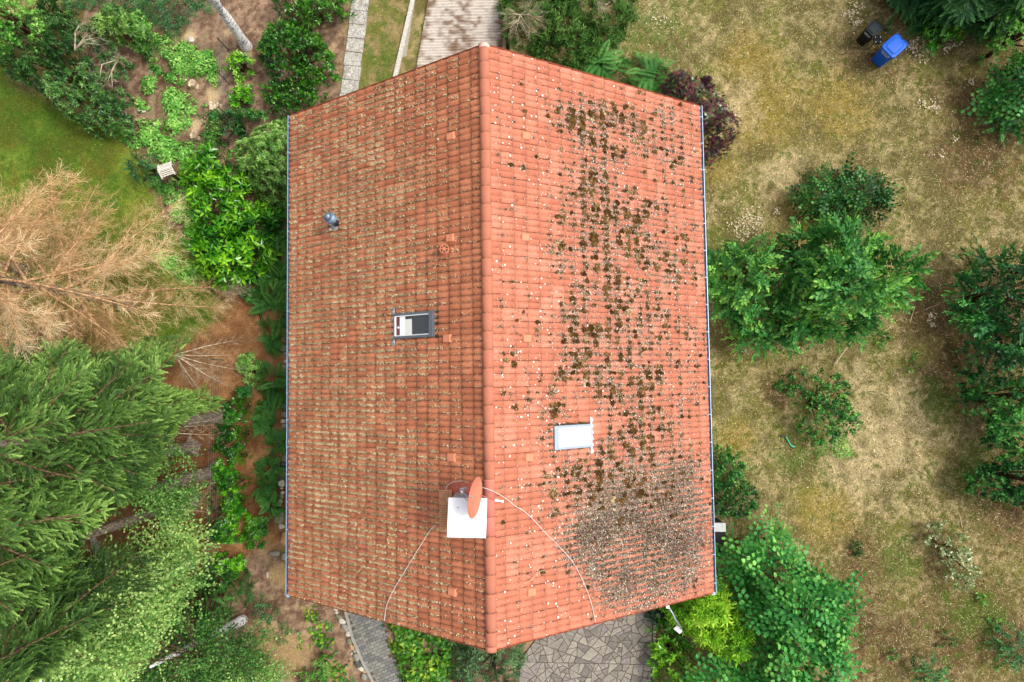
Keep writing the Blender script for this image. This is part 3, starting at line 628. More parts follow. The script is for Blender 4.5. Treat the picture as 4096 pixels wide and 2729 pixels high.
TM = {1: tilemat('red_tile_sunny_side', [(.35,(.47,.155,.090)),(.6,(.55,.195,.118)),(.85,(.62,.25,.165))], (.50,.17,.10), (.07,.035,.02), .6),
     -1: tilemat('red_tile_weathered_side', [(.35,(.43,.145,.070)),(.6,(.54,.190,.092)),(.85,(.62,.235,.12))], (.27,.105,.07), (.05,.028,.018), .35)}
def prof(q):  # q 0..1 across one 15 cm roll
    return .034*np.power(.5-.5*np.cos(2*np.pi*q), .8)
for side in (-1, 1):
    nv = 15; q = np.linspace(0,1,nv); V, Fq, TR, ED, TD = [], [], [], [], []; n = 0; base = (np.arange(4)[:,None]*nv+np.arange(nv-1)[None]).ravel()
    cell = np.stack([base, base+1, base+1+nv, base+nv],1)
    for i in range(20):
        for j in range(45):
            y0 = YB+j*HL/45; sc0 = (i+.5)*GA; yc = y0+.15
            if any(sd == side and a_+.12 < sc0 < b_-.12 and c_+.02 < yc < d_-.02 for sd,a_,b_,c_,d_ in SKYR): continue
            jt = gr.randn()*.004; jh = gr.randn()*.0018; jy = gr.randn()*.0016; y = y0+q*(HL/45-.004)+jy; pr = prof((q*2)%1.0001)+jh; pr = pr+np.where(q > .93, -.004, 0)
            s1 = (i+1)*GA+.02+jt; rows = [(i*GA-.0, .012, pr*.96), ((i+.5)*GA, .024, pr), (s1-.03, .036, pr), (s1, .034, pr), (s1+.001, .004, pr*.2)]
            tv = gr.rand()*.5-.25
            for k, (s, h, p) in enumerate(rows):
                V.append(RP(side, np.full(nv, s), y, h+p)); tq = (q*2)%1.0001
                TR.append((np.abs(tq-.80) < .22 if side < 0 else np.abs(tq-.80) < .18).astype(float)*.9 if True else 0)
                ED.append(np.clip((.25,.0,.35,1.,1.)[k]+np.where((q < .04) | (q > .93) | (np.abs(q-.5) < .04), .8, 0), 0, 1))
            Fq.append(cell+n); TD += [tv]*len(cell); n += nv*5
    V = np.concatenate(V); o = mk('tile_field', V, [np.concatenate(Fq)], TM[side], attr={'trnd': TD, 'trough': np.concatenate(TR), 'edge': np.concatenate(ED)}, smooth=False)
    o.parent = roof
    # boarding under the tiles
    c = [RP(side,0.,YT,-.02), RP(side,SL,YT,-.02), RP(side,SL,YB,-.02), RP(side,0.,YB,-.02)]; c2 = [RP(side,0.,YT,-.14), RP(side,SL,YT,-.14), RP(side,SL,YB,-.14), RP(side,0.,YB,-.14)]
    o = mk('roof_boarding', np.array(c+c2), [np.array([[0,1,2,3],[7,6,5,4],[0,4,5,1],[1,5,6,2],[2,6,7,3]])], plain('dark_dirt_board', lin(70,52,40,.7), .95, .05, var=.3)); o.parent = roof
    for yy in (YT, YB):   # verge boards
        mb = MB(); sg = 1 if yy == YT else -1
        P = [RP(side,.0,yy+sg*a_,h) for a_, h in ((0,.035),(.02,.035),(.02,-.16),(0,-.16))]; Q = [RP(side,SL,yy+sg*a_,h) for a_, h in ((0,.035),(.02,.035),(.02,-.16),(0,-.16))]
        mb.add([p.reshape(3) for p in P+Q], [(0,4,5,1),(1,5,6,2),(2,6,7,3),(3,7,4,0),(0,1,2,3),(7,6,5,4)]); o = mb.build('bargeboard', plain('red_board', lin(150,75,50,.7), .8, .2)); o.parent = roof
# ridge tiles
rc = bpy.data.meshes
nr = 33; pl = HL/nr; first = None; gr2 = np.random.RandomState(2)
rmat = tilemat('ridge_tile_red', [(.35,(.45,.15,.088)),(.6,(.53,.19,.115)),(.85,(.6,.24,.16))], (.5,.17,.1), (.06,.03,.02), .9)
smat = plain('smooth_pink_flashing', lin(232,140,120,.66), .6, .3, var=.08, scale=2)
chy0, chy1 = UR(1955,1935,1)[1], UR(1955,2165,1)[1]
def ridge_mesh(mat):
    nv = 13; an = np.linspace(-.08*np.pi, 1.08*np.pi, nv); V, E = [], []
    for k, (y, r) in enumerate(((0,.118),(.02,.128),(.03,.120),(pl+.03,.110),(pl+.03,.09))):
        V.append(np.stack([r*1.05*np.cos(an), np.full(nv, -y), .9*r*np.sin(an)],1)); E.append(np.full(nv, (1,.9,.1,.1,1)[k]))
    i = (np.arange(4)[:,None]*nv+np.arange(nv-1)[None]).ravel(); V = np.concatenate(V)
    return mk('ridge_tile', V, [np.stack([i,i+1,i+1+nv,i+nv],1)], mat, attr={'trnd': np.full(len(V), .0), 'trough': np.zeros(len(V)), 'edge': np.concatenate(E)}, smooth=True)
rt = ridge_mesh(rmat); rs = ridge_mesh(smat)
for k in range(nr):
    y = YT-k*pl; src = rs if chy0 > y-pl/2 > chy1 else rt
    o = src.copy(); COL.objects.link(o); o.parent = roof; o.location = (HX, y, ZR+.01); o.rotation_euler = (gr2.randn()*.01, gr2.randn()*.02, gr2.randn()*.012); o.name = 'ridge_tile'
bpy.data.objects.remove(rt); bpy.data.objects.remove(rs)
for yy, sg in ((YT,1),(YB,-1)):
    mb = MB(); mb.lathe([(.02,.04),(.10,.03),(.125,.0),(.125,-.08)], 16, np.array([[1,0,0],[0,0,sg*1.],[0,-1*sg*-1.,0]]), (HX, yy-sg*.02, ZR+.01)); o = mb.build('ridge_end', rmat if yy==YB else plain('pale_pink_cap', lin(240,190,175,.75),.7), smooth=True); o.parent = roof
# gutters
zinc = plain('zinc_gutter', lin(130,150,175,.8), .45, .5, .6, var=.12, scale=6)
white = plain('white_plastic', (.8,.8,.8), .5, .4, var=.03)
for side in (-1,1):
    nv = 9; an = np.linspace(math.pi, 2*math.pi, nv); cx = HX+side*(HA+.055); V = []
    for r in (.062,.056):
        for y in (YT+.02, YB-.02): V.append(np.stack([cx+r*np.cos(an), np.full(nv,y), ZE-.03+r*np.sin(an)],1))
    V = np.concatenate(V); i = np.arange(nv-1); f1 = np.stack([i,i+1,i+1+nv,i+nv],1); f = np.concatenate([f1, f1[:,::-1]+2*nv, np.array([[0,nv,3*nv,2*nv],[nv-1,3*nv-1,4*nv-1,2*nv-1]])])
    gt = mk('gutter', V, [f], zinc, smooth=True); hpart(gt)
    mb = MB(); mb.tube([(cx+side*.064,YT+.02,ZE-.025),(cx+side*.064,YB-.02,ZE-.025)], .011, 6); mb.tube([(cx,YB-.03,ZE-.09),(cx,YB-.03,ZE-.02)],.05,8); mb.tube([(cx,YT-.6,ZE-.08),(cx-side*.35,YT-.6,ZE-.5),(cx-side*.5,YT-.6,ZE-.6),(cx-side*.5,YT-.6,.0)],.045,8); 
    for k in range(18): y = YT-.3-k*.76; mb.box((cx,y,ZE-.02),(.15,.022,.012))
    o = mb.build('rim_and_brackets', plain('pale_zinc', lin(165,190,220,.8), .4, .5, .3, var=.1)); o.parent = gt
# roof windows
zframe = plain('grey_aluminium', lin(112,118,130,.75), .4, .5, .3, var=.08); zlight = plain('light_grey_aluminium', lin(165,178,192,.8), .4, .5, .3, var=.06)
flash = plain('lead_apron', lin(205,215,228,.85), .6, .4, .0, var=.12, scale=9)
def glass(name, tint, rough=.03):
    m, t, b = nodes(name, rough, 1.0); b.inputs['Base Color'].default_value = (*tint,1); b.inputs['IOR'].default_value = 1.4; return m
for (side, s0, s1, y0, y1), gm in zip(SKYR, (glass('dark_window_glass', (.02,.024,.028)), plain('pale_pane', (.92,.95,1.0), .12, .9, var=.02, scale=2))):  # left pane dark glass, right pane an even pale bluish surface
    fm = zframe if side < 0 else zlight
    def bx(mb, a0, a1, b0, b1, h0, h1):
        v = [RP(side,a,b_,h).reshape(3) for h in (h0,h1) for a, b_ in ((a0,b0),(a1,b0),(a1,b1),(a0,b1))]
        fs = [(3,2,1,0),(4,5,6,7),(0,1,5,4),(1,2,6,5),(2,3,7,6),(3,0,4,7)]; mb.add(v, fs if side > 0 else [q[::-1] for q in fs])
    win = MB(); fw = .065
    bx(win,s0,s0+.125,y0,y1,-.02,.125); bx(win,s1-.05,s1,y0,y1,-.02,.105); bx(win,s0+.125,s1-.05,y0,y0+fw,-.02,.11); bx(win,s0+.125,s1-.05,y1-fw,y1,-.02,.11)
    w = win.build('skylight', fm, bevel=.006); hpart(w)
    p = MB(); bx(p,s0+.135,s1-.06,y0+fw+.012,y1-fw-.012,.0,.080); o = p.build('pane', gm); o.parent = w
    p = MB(); bx(p,s0+.12,s1-.05,y0+fw-.001,y0+fw+.016,.0,.113); bx(p,s0+.12,s1-.05,y1-fw-.016,y1-fw+.001,.0,.113); bx(p,s1-.075,s1-.045,y0+fw,y1-fw,.0,.113); o = p.build('seal', white); o.parent = w
    p = MB(); bx(p,s0-.05,s1,y0-.10,y0-.012,-.03,.03); bx(p,s0-.05,s1,y1+.012,y1+.10,-.03,.03); bx(p,s0-.13,s0-.01,y0-.10,y1+.10,-.03,.04); o = p.build('side_gutter', plain('mossy_gutter_debris', lin(85,68,45,.7), .95, .05, var=.6, scale=25)); o.parent = w
    # wavy apron below the window
    nv = 60; yy = np.linspace(y0-.16, y1+.16, nv); pr = prof(((yy-YB)/(HL/90))%1); V = np.concatenate([RP(side,np.full(nv,s1-.02),yy,.066+pr*.2), RP(side,s1+.06+.018*np.sin((yy-YB)*2*np.pi/(HL/90)),yy,.046+pr), RP(side,s1+.065+.018*np.sin((yy-YB)*2*np.pi/(HL/90)),yy,.03+pr)])
    i = np.arange(nv-1); f = np.concatenate([np.stack([i,i+1,i+1+nv,i+nv],1), np.stack([i,i+1,i+1+nv,i+nv],1)+nv]); o = mk('apron', V, [f], flash, smooth=True); o.parent = w
    if side < 0:   # what shows behind the dark glass: white ledge, red floor strip, washbasin
        for nm, a0, a1, c0, c1, mt_ in (('floor_strip',s1-.20,s1-.08,0,1,plain('dark_red_lino', lin(115,55,50,.8), .3, .5)), ('window_ledge',s1-.38,s1-.20,0,1,white), ('washbasin',s1-.60,s1-.385,0,.84,plain('cream_enamel', lin(225,225,215,.85), .2, .6, var=.02))):
            p = MB(); ya_, yb_ = y0+fw+.02, y1-fw-.02; bx(p,a0,a1,ya_+(yb_-ya_)*c0,ya_+(yb_-ya_)*c1,.075,.0832+.0005*(nm=='washbasin')); o = p.build(nm, mt_); o.parent = w
        p = MB(); yq = y0+fw+.02+.46*(y1-y0-.2); p.tube([RP(side,s1-.12,yq,.092).reshape(3), RP(side,s1-.19,yq,.092).reshape(3)], .012, 6); p.tube([RP(side,s1-.16,yq-.03,.092).reshape(3), RP(side,s1-.16,yq+.03,.092).reshape(3)], .01, 6); o = p.build('latch', white); o.parent = w
# flat clay vent tiles
cl = plain('clay_vent', (.58,.215,.12), .8, .2, var=.1)
for i, (px, py) in enumerate([(1800,545),(1798,952),(1786,1354),(1803,1831),(1807,2369),(2106,543),(2103,949),(2110,1354),(2118,1831),(2128,2369)]):
    side = -1 if px < 1950 else 1; s, y = UR(px, py, side, .08); v = []
    for h, e_ in ((.02,.02),(.085,.0),(.095,-.012)):
        for a_, b_ in ((-1,-1),(1,-1),(1,1),(-1,1)): v.append(RP(side, s+a_*(.105+e_), y+b_*(.085+e_), h).reshape(3))
    mb = MB(); mb.add(v, [(0,1,5,4),(1,2,6,5),(2,3,7,6),(3,0,4,7),(4,5,9,8),(5,6,10,9),(6,7,11,10),(7,4,8,11),(8,9,10,11)]); o = mb.build('vent_tile', cl); o.parent = roof
# round clay vent with grille
s, y = UR(1767,1000,-1,.15); c = RP(-1,s,y,.02).reshape(3); vr = empty('vent_pipe', (0,0,0), None, None); vr.parent = house; vr.location = -HLOC
mb = MB(); mb.lathe([(.15,-.05),(.12,.06),(.105,.10),(.105,.24),(.09,.24),(.09,.16)], 24, None, c); o = mb.build('clay_collar', cl, smooth=False); o.parent = vr
mb = MB(); mb.lathe([(.0,.17),(.09,.17)], 24, None, c); o = mb.build('pipe_bore', plain('bore_black', (.02,.015,.012), .9)); o.parent = vr  # flat near-black disc closes the pipe below the grille
mb = MB()
for k in range(3):
    an = k*math.pi/3; mb.tube([c+np.array([math.cos(an)*.09,math.sin(an)*.09,.235]), c-np.array([math.cos(an)*.09,math.sin(an)*.09,-.235])], .009, 5)
mb.lathe([(.05,.228),(.056,.235),(.05,.24),(.044,.235),(.05,.228)], 16, None, c); o = mb.build('grille', cl); o.parent = vr
# metal flue
s, y = UR(1342,895,-1,.06); c = RP(-1,s,y,.0).reshape(3); fl = empty('metal_flue', (0,0,0), None, None); fl.parent = house; fl.location = -HLOC
blue = plain('weathered_blue_zinc', lin(120,140,160,.75), .45, .5, .6, var=.2, scale=12); dkz = plain('dark_flue_pipe', lin(75,78,92,.7), .5, .5, .4, var=.2)
mb = MB(); mb.lathe([(.20,.0),(.17,.06),(.13,.12),(.10,.14)], 24, None, c+[.0,0,-.03]); o = mb.build('collar', zlight, smooth=True); o.parent = fl
mb = MB(); mb.tube([c+[0,0,-.05], c+[0,0,.62]], .085, 18); o = mb.build('pipe', dkz, smooth=True); o.parent = fl
mb = MB(); mb.lathe([(.085,.56),(.145,.58),(.145,.61),(.115,.63),(.145,.65),(.145,.68),(.115,.70),(.145,.72),(.145,.75),(.10,.78),(.07,.80),(.07,.85)], 24, None, c); o = mb.build('cowl_rings', blue); o.parent = fl
mb = MB(); mb.lathe([(.095,.85),(.10,.87),(.085,.91),(.05,.94),(.0,.95)], 20, None, c); o = mb.build('cowl_cap', blue, smooth=True); o.parent = fl
mb = MB()
for px, py, r in ((1321,895,.05),(1321,918,.045),(1330,905,.05)):
    s2, y2 = UR(px,py,-1,.06); mb.lathe([(r,0),(r*1.1,.02),(r*.7,.04),(0,.045)], 12, None, RP(-1,s2,y2,.03).reshape(3))
o = mb.build('sealant_patch', white, smooth=True); o.parent = fl
# chimney
cz = ZR+.55; cp = [U(px,py,cz)[:2] for px, py in ((1795,1993),(1947,1996),(1942,2152),(1789,2148))]; cc_ = np.mean(cp,0)
ch = empty('chimney', (0,0,0), None, None); ch.parent = house; ch.location = -HLOC
mb = MB(); mb.add([[*p, cz] for p in cp]+[[*p, cz-.05] for p in cp], [(0,3,2,1)[::-1],(4,5,6,7)[::-1],(0,1,5,4),(1,2,6,5),(2,3,7,6),(3,0,4,7)]); o = mb.build('cap', plain('white_concrete_cap', (.86,.87,.88), .8, .2, var=.03), bevel=.006); o.parent = ch
inn = [cc_+(p-cc_)*.9 for p in cp]; mb = MB(); mb.add([[*p, cz-.052] for p in inn]+[[*p, ZR-.6] for p in inn], [(0,1,5,4),(1,2,6,5),(2,3,7,6),(3,0,4,7)]); o = mb.build('stack', zlight); o.parent = ch
mb = MB(); w2 = [cc_+(p-cc_)*1.06 for p in cp]; w2[1] = w2[1]+[.03,.0]
for px, py in ((1832,2031),(1905,2031),(1837,2112),(1901,2111)):
    mb = MB(); q = U(px,py,cz+.003); mb.tube([q, q+[0,0,.006]], .013, 8); o = mb.build('cap_screw', plain('dark_screw', (.05,.05,.05), .5)); o.parent = ch
# red flashing round the chimney
f = MB(); sA, yA = UR(1800,1925,-1,.05); sB, _ = UR(1940,1925,-1,.05); _, yC = UR(1800,2000,-1,.05)
v = [RP(-1,s_,y_,h_).reshape(3) for h_ in (.03,.072) for s_, y_ in ((sB,yC),(sA,yC),(sA,yA),(sB,yA))]; f.add(v, [(4,7,6,5),(0,1,5,4),(1,2,6,5),(2,3,7,6),(3,0,4,7)]); o = f.build('red_flashing', plain('red_painted_flashing', lin(190,100,82,.68), .6, .3, var=.25, scale=7)); o.parent = ch
# walkway grid
o_s, o_y = UR(1763,2040,-1,.22); gd = empty('step_grid', (0,0,0), None, None); gd.parent = house; gd.location = -HLOC
c = RP(-1,o_s,o_y,.0).reshape(3)+[0,0,.28]; mb = MB(); gw, gl = .26, .90
for k in range(7): mb.box(c+[(-.5+k/6)*gw,0,0],(.016,gl,.03))
for k in range(24): mb.box(c+[0,(-.5+k/23)*gl,.001],(gw,.016,.028))
o = mb.build('grating', plain('brown_orange_metal', lin(222,165,120,.8), .6, .3, .1, var=.2)); o.parent = gd
for yy in (-.35,.35):
    mb = MB(); mb.tube([c+[.1,yy,-.18],c+[.1,yy,-.02],c+[-.1,yy,-.02],c+[-.1,yy,-.32]],.012,6); o = mb.build('bracket', plain('bracket_steel', (.2,.12,.08), .6)); o.parent = gd
# satellite dish
sal = plain('salmon_paint', lin(226,140,112,.68), .6, .25, var=.06, scale=5); gal = plain('galvanised_steel', lin(165,172,180,.8), .4, .5, .6, var=.15)
dc = U(1893,1990,ZR+.95); ds = empty('satellite_dish', dc, 'salmon coloured satellite dish on a bracket above the white chimney cap', 'satellite dish')
el, az = R_(14), R_(-7); ax = np.array([math.cos(el)*math.cos(az), math.cos(el)*math.sin(az), math.sin(el)]); tx = np.cross([0,0,1],ax); tx /= np.linalg.norm(tx); ty = np.cross(ax,tx); MD = np.stack([tx,ty,ax],1)
mb = MB(); Rd = .415; pr_ = [(0,.0)]+[(Rd*k/8, .10*(k/8)**2) for k in range(1,9)]; pr_ += [(Rd+.012,.10),(Rd+.012,.085),(Rd*.9,.065),(Rd*.5,.005),(0,-.02)]; mb.lathe([(max(r,.001),z-.05) for r,z in pr_], 40, MD); o = mb.build('reflector', sal, ds, smooth=True)
fp = MD@np.array([0,-.12,.48]); hp = U(1990,2003,ZR+.78)-dc
mb = MB(); b0 = MD@np.array([0,-Rd*.95,.03]); mb.tube([b0, hp-[.05,0,0]], .012, 8); o = mb.build('feed_arm', sal, ds)
mb = MB(); dd = MD@np.array([0,0,1]); mb.tube([hp-dd*.06, hp-dd*.02, hp+dd*.02, hp+dd*.10], [.028,.034,.022,.022], 12); mb.tube([hp+dd*.10, hp+dd*.13],[.034,.03],12); o = mb.build('receiver_head', white, ds, smooth=True)
mast = U(1853,1983,ZR+.25)-dc; mb = MB(); mt_ = np.array([-.22,.02,.0]); mb.tube([mast, mt_+[0,.12,.15]], .024, 10); mb.tube([mt_+[0,.12,.10], (-.02,0,0)], .02, 8)
for k in range(4): mb.box(mt_+np.array([.03*k-.02,.14+.03*(k%2),.08-.03*k]), (.05,.02,.10))
mb.tube([mt_+[-.05,.18,.1], mt_+[.10,.20,.1]], .008, 6); mb.tube([mt_+[.0,.02,.0], mt_+[.06,-.08,-.1], (0,-.12,-.05)], .008, 6); o = mb.build('mast_bracket', gal, ds)
# cables
cab = plain('white_cable', (.62,.60,.56), .6, .3, var=.1)
def cable(pts, label, cat, r=.0065, mat=cab, name='roof_cable'):
    P = []
    for px, py, h in pts:
        side = -1 if px < 1950 else 1; s, y = UR(px, py, side, h); P.append(RP(side, s, y, h).reshape(3))
    P = np.array(P); t_ = np.linspace(0, len(P)-1, len(P)*6); Q = []
    for u_ in t_:
        i = min(int(u_), len(P)-2); f_ = u_-i; p0, p1, p2, p3 = P[max(i-1,0)], P[i], P[i+1], P[min(i+2,len(P)-1)]
        Q.append(.5*((2*p1)+(-p0+p2)*f_+(2*p0-5*p1+4*p2-p3)*f_**2+(-p0+3*p1-3*p2+p3)*f_**3))
    mb = MB(); mb.tube(Q, r, 6); o = mb.build(name, mat, loc=P[0]); tagp(o, label, cat); return o
cable([(1793,2008,.25),(1783,1980,.2),(1788,1945,.2),(1815,1928,.25),(1850,1924,.35),(1872,1930,.6)], 'thin white cable looping from the chimney to the dish bracket', 'cable')
cable([(1915,1946,.38),(1952,1957,.34),(1990,1974,.24),(2025,1996,.14),(2060,2024,.08),(2110,2056,.08),(2180,2130,.08),(2240,2190,.08),(2292,2250,.08),(2330,2320,.08),(2358,2390,.08),(2372,2440,.08),(2382,2488,.08)], 'long white conductor cable running down the right slope to the gable edge', 'cable', .0075)
cable([(1742,2100,.09),(1718,2125,.08),(1690,2170,.08),(1662,2215,.08),(1622,2280,.08),(1580,2350,.08),(1555,2400,.08),(1543,2440,.08),(1538,2483,.08)], 'long pale conductor wire running down the left slope from the grid step', 'cable', .0075)
tw = plain('bleached_twig', lin(205,185,150,.8), .9, .1, var=.15)
for pts, lb in (([(2095,2335,.08),(2125,2320,.09),(2150,2290,.09),(2180,2282,.09)], 'thin bare twig lying on the lower right slope near the ridge'), ([(2232,1880,.09),(2228,1920,.09),(2205,1960,.09)], 'curved bare twig on moss to the right of the chimney'),
                ([(1390,2315,.08),(1420,2300,.09),(1445,2270,.09)], 'bare twig lying near the lower left corner of the roof'), ([(2300,1560,.08),(2312,1610,.08),(2290,1655,.08)], 'pale bent twig lying just above the right hand skylight')):
    cable(pts, lb, 'twig', .006, tw, 'fallen_twig')
# litter and moss on the roof
g = np.random.RandomState(31); n = 520000; s = g.rand(n)*SL; k = g.randint(0,90,n); y = YB+(k+.12+g.randn(n)*.125)*HL/90
xy = PX(RP(-1,s,y,.04)); ic, jc = (s/GA).astype(int), ((y-YB)/(HL/45)).astype(int); hsh = np.random.RandomState(9).rand(21,91); ph = s/GA-ic
amt = .08+.46*np.clip((s-.5)/2.8,0,1); amt *= .40+1.0*fbm(s,y,1.4,51)*(1+.25*np.clip((HY-y)/6,-1,1)); start = .25*hsh[np.clip(ic,0,20),np.clip(k,0,90)]; keep = (g.rand(n) < amt*np.where((ph > start) & (ph < start+.45+.5*hsh[::-1][np.clip(ic,0,20),np.clip(k,0,90)]), 1, .12)) & (hsh.T[np.clip(k,0,90),np.clip(ic,0,20)] < .45+amt)
wide = g.rand(n) < .05; y = np.where(wide, YB+g.rand(n)*HL, y); keep &= ~((SKYR[0][1] < s) & (s < SKYR[0][2]) & (SKYR[0][3] < y) & (y < SKYR[0][4])) & (y > YB+.02) & (y < YT-.02)
s, y = s[keep], y[keep]; P = RP(-1, s, y, .026+.026*((s/GA)%1)+prof(((y-YB)/(HL/90))%1)+g.rand(len(s))*.012)
sz = .020+.026*g.rand(len(s))**2
lm = leafmat('roof_litter', [(.05,lin(84,74,56,.85)),(.3,lin(158,140,104,.9)),(.55,lin(206,184,142,.92)),(.8,lin(232,214,172,.95)),(1,lin(246,236,195,.95))], .95, .05, .05)
def chipsR(name, P, sz, rn, side, label, mat, g):
    n = len(P); Nn = np.array([side*SP,0,CP])+g.randn(n,3)*.35; Fr = frames(Nn, g); q = np.array([[-.5,0,0],[0,-.32,.1],[.5,0,0],[0,.32,.1]])
    V = np.einsum('nij,kj->nki', Fr, q)*sz[:,None,None]+P[:,None,:]; o = mk(name, V.reshape(-1,3), [np.arange(4*n).reshape(-1,4)], mat, attr={'rnd': np.clip(rn,0,1)}); tagp(o, label, 'leaf litter', kind='stuff'); return o
chipsR('roof_litter', P, sz, .5+(fbm(s,y,.5,61)-.5)*.7+g.randn(len(s))*.22, -1, 'dry needle and leaf litter lying in the tile troughs of the left slope', lm, g)
# right slope density, in photo pixels
RD = [(2280,470,60,1),(2350,480,70,1),(2420,560,70,1),(2330,540,50,1),(2480,480,60,.8),(2560,560,80,.7),(2650,480,90,.5),(2700,650,80,.5),(2380,720,80,1),(2450,650,60,.8),(2330,790,70,.9),(2430,850,100,1),(2520,900,90,1),(2600,850,80,.7),(2680,900,80,.5),(2280,880,60,.7),(2380,960,80,.9),(2260,990,50,.9),(2470,1000,80,1),(2580,1010,90,.8),(2680,1060,90,.8),(2430,1090,80,.9),(2260,1060,40,.6),(2330,1180,60,.7),(2440,1190,70,.9),(2560,1180,80,.7),(2300,1260,60,.8),(2380,1330,80,.9),(2280,1360,60,.8),(2480,1290,70,.8),(2600,1270,80,.7),(2330,1430,80,1),(2390,1500,80,1),(2480,1440,70,.8),(2560,1400,70,.6),(2260,1500,50,.8),(2590,1500,60,1),(2550,1560,70,.7),(2200,1560,30,.5),(2450,1580,70,.9),(2570,1640,70,.8),(2220,1650,50,.9),(2200,1750,40,1),(2230,1800,40,1),(2520,1720,80,.8),(2640,1700,80,.5),(2560,1800,80,.9),(2420,1850,70,.9),(2480,1900,90,1),(2300,1900,60,1),(2250,1960,70,.9),(2380,1960,90,1),(2550,1950,100,.9),(2700,1850,90,.4),(2620,1350,60,.5),(2750,1300,60,.4),(2740,900,50,.4),(2100,1400,200,.10),(2150,700,200,.06),(2700,1500,150,.35),(2750,600,80,.3)]
MAT_ = [(2330,2150,60,1),(2400,2130,90,1),(2480,2080,90,1),(2560,2060,90,1),(2650,2010,80,.9),(2720,2050,80,.9),(2600,2150,110,1),(2700,2180,90,1),(2420,2250,70,.9),(2500,2300,80,.8),(2300,2230,40,.7),(2620,2270,90,.9),(2760,2150,60,.7),(2450,2350,60,.6),(2720,2300,60,.5),(2560,2380,90,.4),(2700,1930,80,.7),(2500,2000,100,.8)]
def dens(xy, L, k=.6):
    r = np.zeros(len(xy))
    for a_, b_, rr, w_ in L: r = np.maximum(r, w_*np.exp(-((xy[:,0]-a_)**2+(xy[:,1]-b_)**2)/(rr*rr*k*2)))
    return r
n = 44000; ic = g.randint(0,20,n); k = g.randint(0,90,n); s = (ic+.88+g.randn(n)*.18)*GA; y = YB+(k+.0+g.randn(n)*.15)*HL/90; clu = (fbm(s,y,.20,81,2) > .45); xy = PX(RP(1,s,y,.05)); dn = dens(xy, RD)*(.25+.75*clu); dn2 = dens(xy, MAT_)
inw = lambda s, y, m=.0: (SKYR[1][1]-m < s) & (s < SKYR[1][2]+m) & (SKYR[1][3]-m < y) & (y < SKYR[1][4]+m)
keep = (g.rand(n) < .006+.38*dn**1.2+.13*dn2) & ~inw(s,y,.06) & (y > YB+.05) & (y < YT-.05) & (s < SL-.05) & (s > .3); s, y, dn = s[keep], y[keep], dn[keep]; n = len(s)
# moss cushions: small lumpy domes
nv, nh = 10, 4; T_ = []; 
for a_ in range(nh):
    e_ = a_/(nh-1)*1.45
    for b_ in range(nv): an = 6.283*b_/nv; T_.append([math.cos(an)*math.cos(e_), math.sin(an)*math.cos(e_), math.sin(e_)])
T_ = np.array(T_); i = (np.arange(nh-1)[:,None]*nv+np.arange(nv)[None]); j = (np.arange(nh-1)[:,None]*nv+(np.arange(nv)[None]+1)%nv); TF = np.stack([i.ravel(), j.ravel(), j.ravel()+nv, i.ravel()+nv],1)
rr = (.024+.058*g.rand(n)**2.0)*(.7+.5*dn); Fr = frames(np.tile([SP,0,CP],(n,1))+g.randn(n,3)*.12, g); V = T_[None]*(1+.28*g.randn(n,len(T_),1)*np.array([1,1,.8])); V = V*np.stack([rr*(.8+.6*g.rand(n)), rr*(.8+.6*g.rand(n)), rr*(.55+.3*g.rand(n))],1)[:,None,:]
V = np.einsum('nij,nkj->nki', Fr, V)+RP(1,s,y,.026+.016*((s/GA)%1)+prof(((y-YB)/(HL/90))%1)*.7)[:,None,:]
F = (TF[None]+np.arange(n)[:,None,None]*len(T_)).reshape(-1,4); rn = np.clip(np.repeat(.32+g.randn(n)*.16, len(TF))+g.randn(n*len(TF))*.12,0,1)
o = mk('roof_moss', V.reshape(-1,3), [F], M['moss'], attr={'rnd': rn}); tagp(o, 'brown moss cushions growing along the tile joints of the right slope', 'moss', kind='stuff')
# chips round the cushions and the grey mat of litter low on the right
kk = g.randint(0, n, 60000); s1_ = s[kk]+g.randn(60000)*.07; y1_ = y[kk]+g.randn(60000)*.04; n2_ = 420000; s2_ = g.rand(n2_)*SL; kq = g.randint(0,90,n2_); y2_ = YB+(kq+g.randn(n2_)*.16*(1+.8*(fbm(s2_,kq*.15,.7,73) > .52)))*HL/90; xy = PX(RP(1,s2_,y2_,.05)); d2 = dens(xy, MAT_); d1 = dens(xy, RD)
ph = (s2_/GA)%1; keep = g.rand(n2_) < (2.2*d2*(.45+.55*(fbm(s2_,y2_,.28,71) > .46))+.16*d1+.02*(ph > .75)+.05*np.clip((xy[:,0]-2500)/200,0,1)*(ph > .6))
sa_ = np.concatenate([s1_, s2_[keep]]); ya_ = np.concatenate([y1_, y2_[keep]]); gy_ = np.concatenate([np.zeros(60000), d2[keep]]); ok = ~inw(sa_,ya_,-.02) & (ya_ > YB+.02) & (ya_ < YT-.02) & (sa_ < SL) & (sa_ > .2); sa_, ya_, gy_ = sa_[ok], ya_[ok], gy_[ok]
P = RP(1, sa_, ya_, .026+.026*((sa_/GA)%1)+prof(((ya_-YB)/(HL/90))%1)+g.rand(len(sa_))*.015)
lm2 = leafmat('roof_litter_grey', [(.05,lin(66,56,48,.8)),(.35,lin(128,112,98,.8)),(.65,lin(192,172,148,.85)),(1,lin(240,230,212,.9))], .95, .05, .05)
chipsR('roof_litter', P, .020+.030*g.rand(len(P))**2+.010*gy_, .50-.26*gy_+g.randn(len(P))*.25, 1, 'grey brown litter caught on the moss of the right slope', lm2, g)
n = 1500; s = g.rand(n)*SL*.98; y = YB+.05+g.rand(n)*(HL-.1); keep = (g.rand(n) < .35+.6*(s < 2)) & ~inw(s,y,.02); s, y = s[keep], y[keep]; n = len(s); an = np.arange(8)*2*np.pi/8; rr = .008+.018*g.rand(n)**2
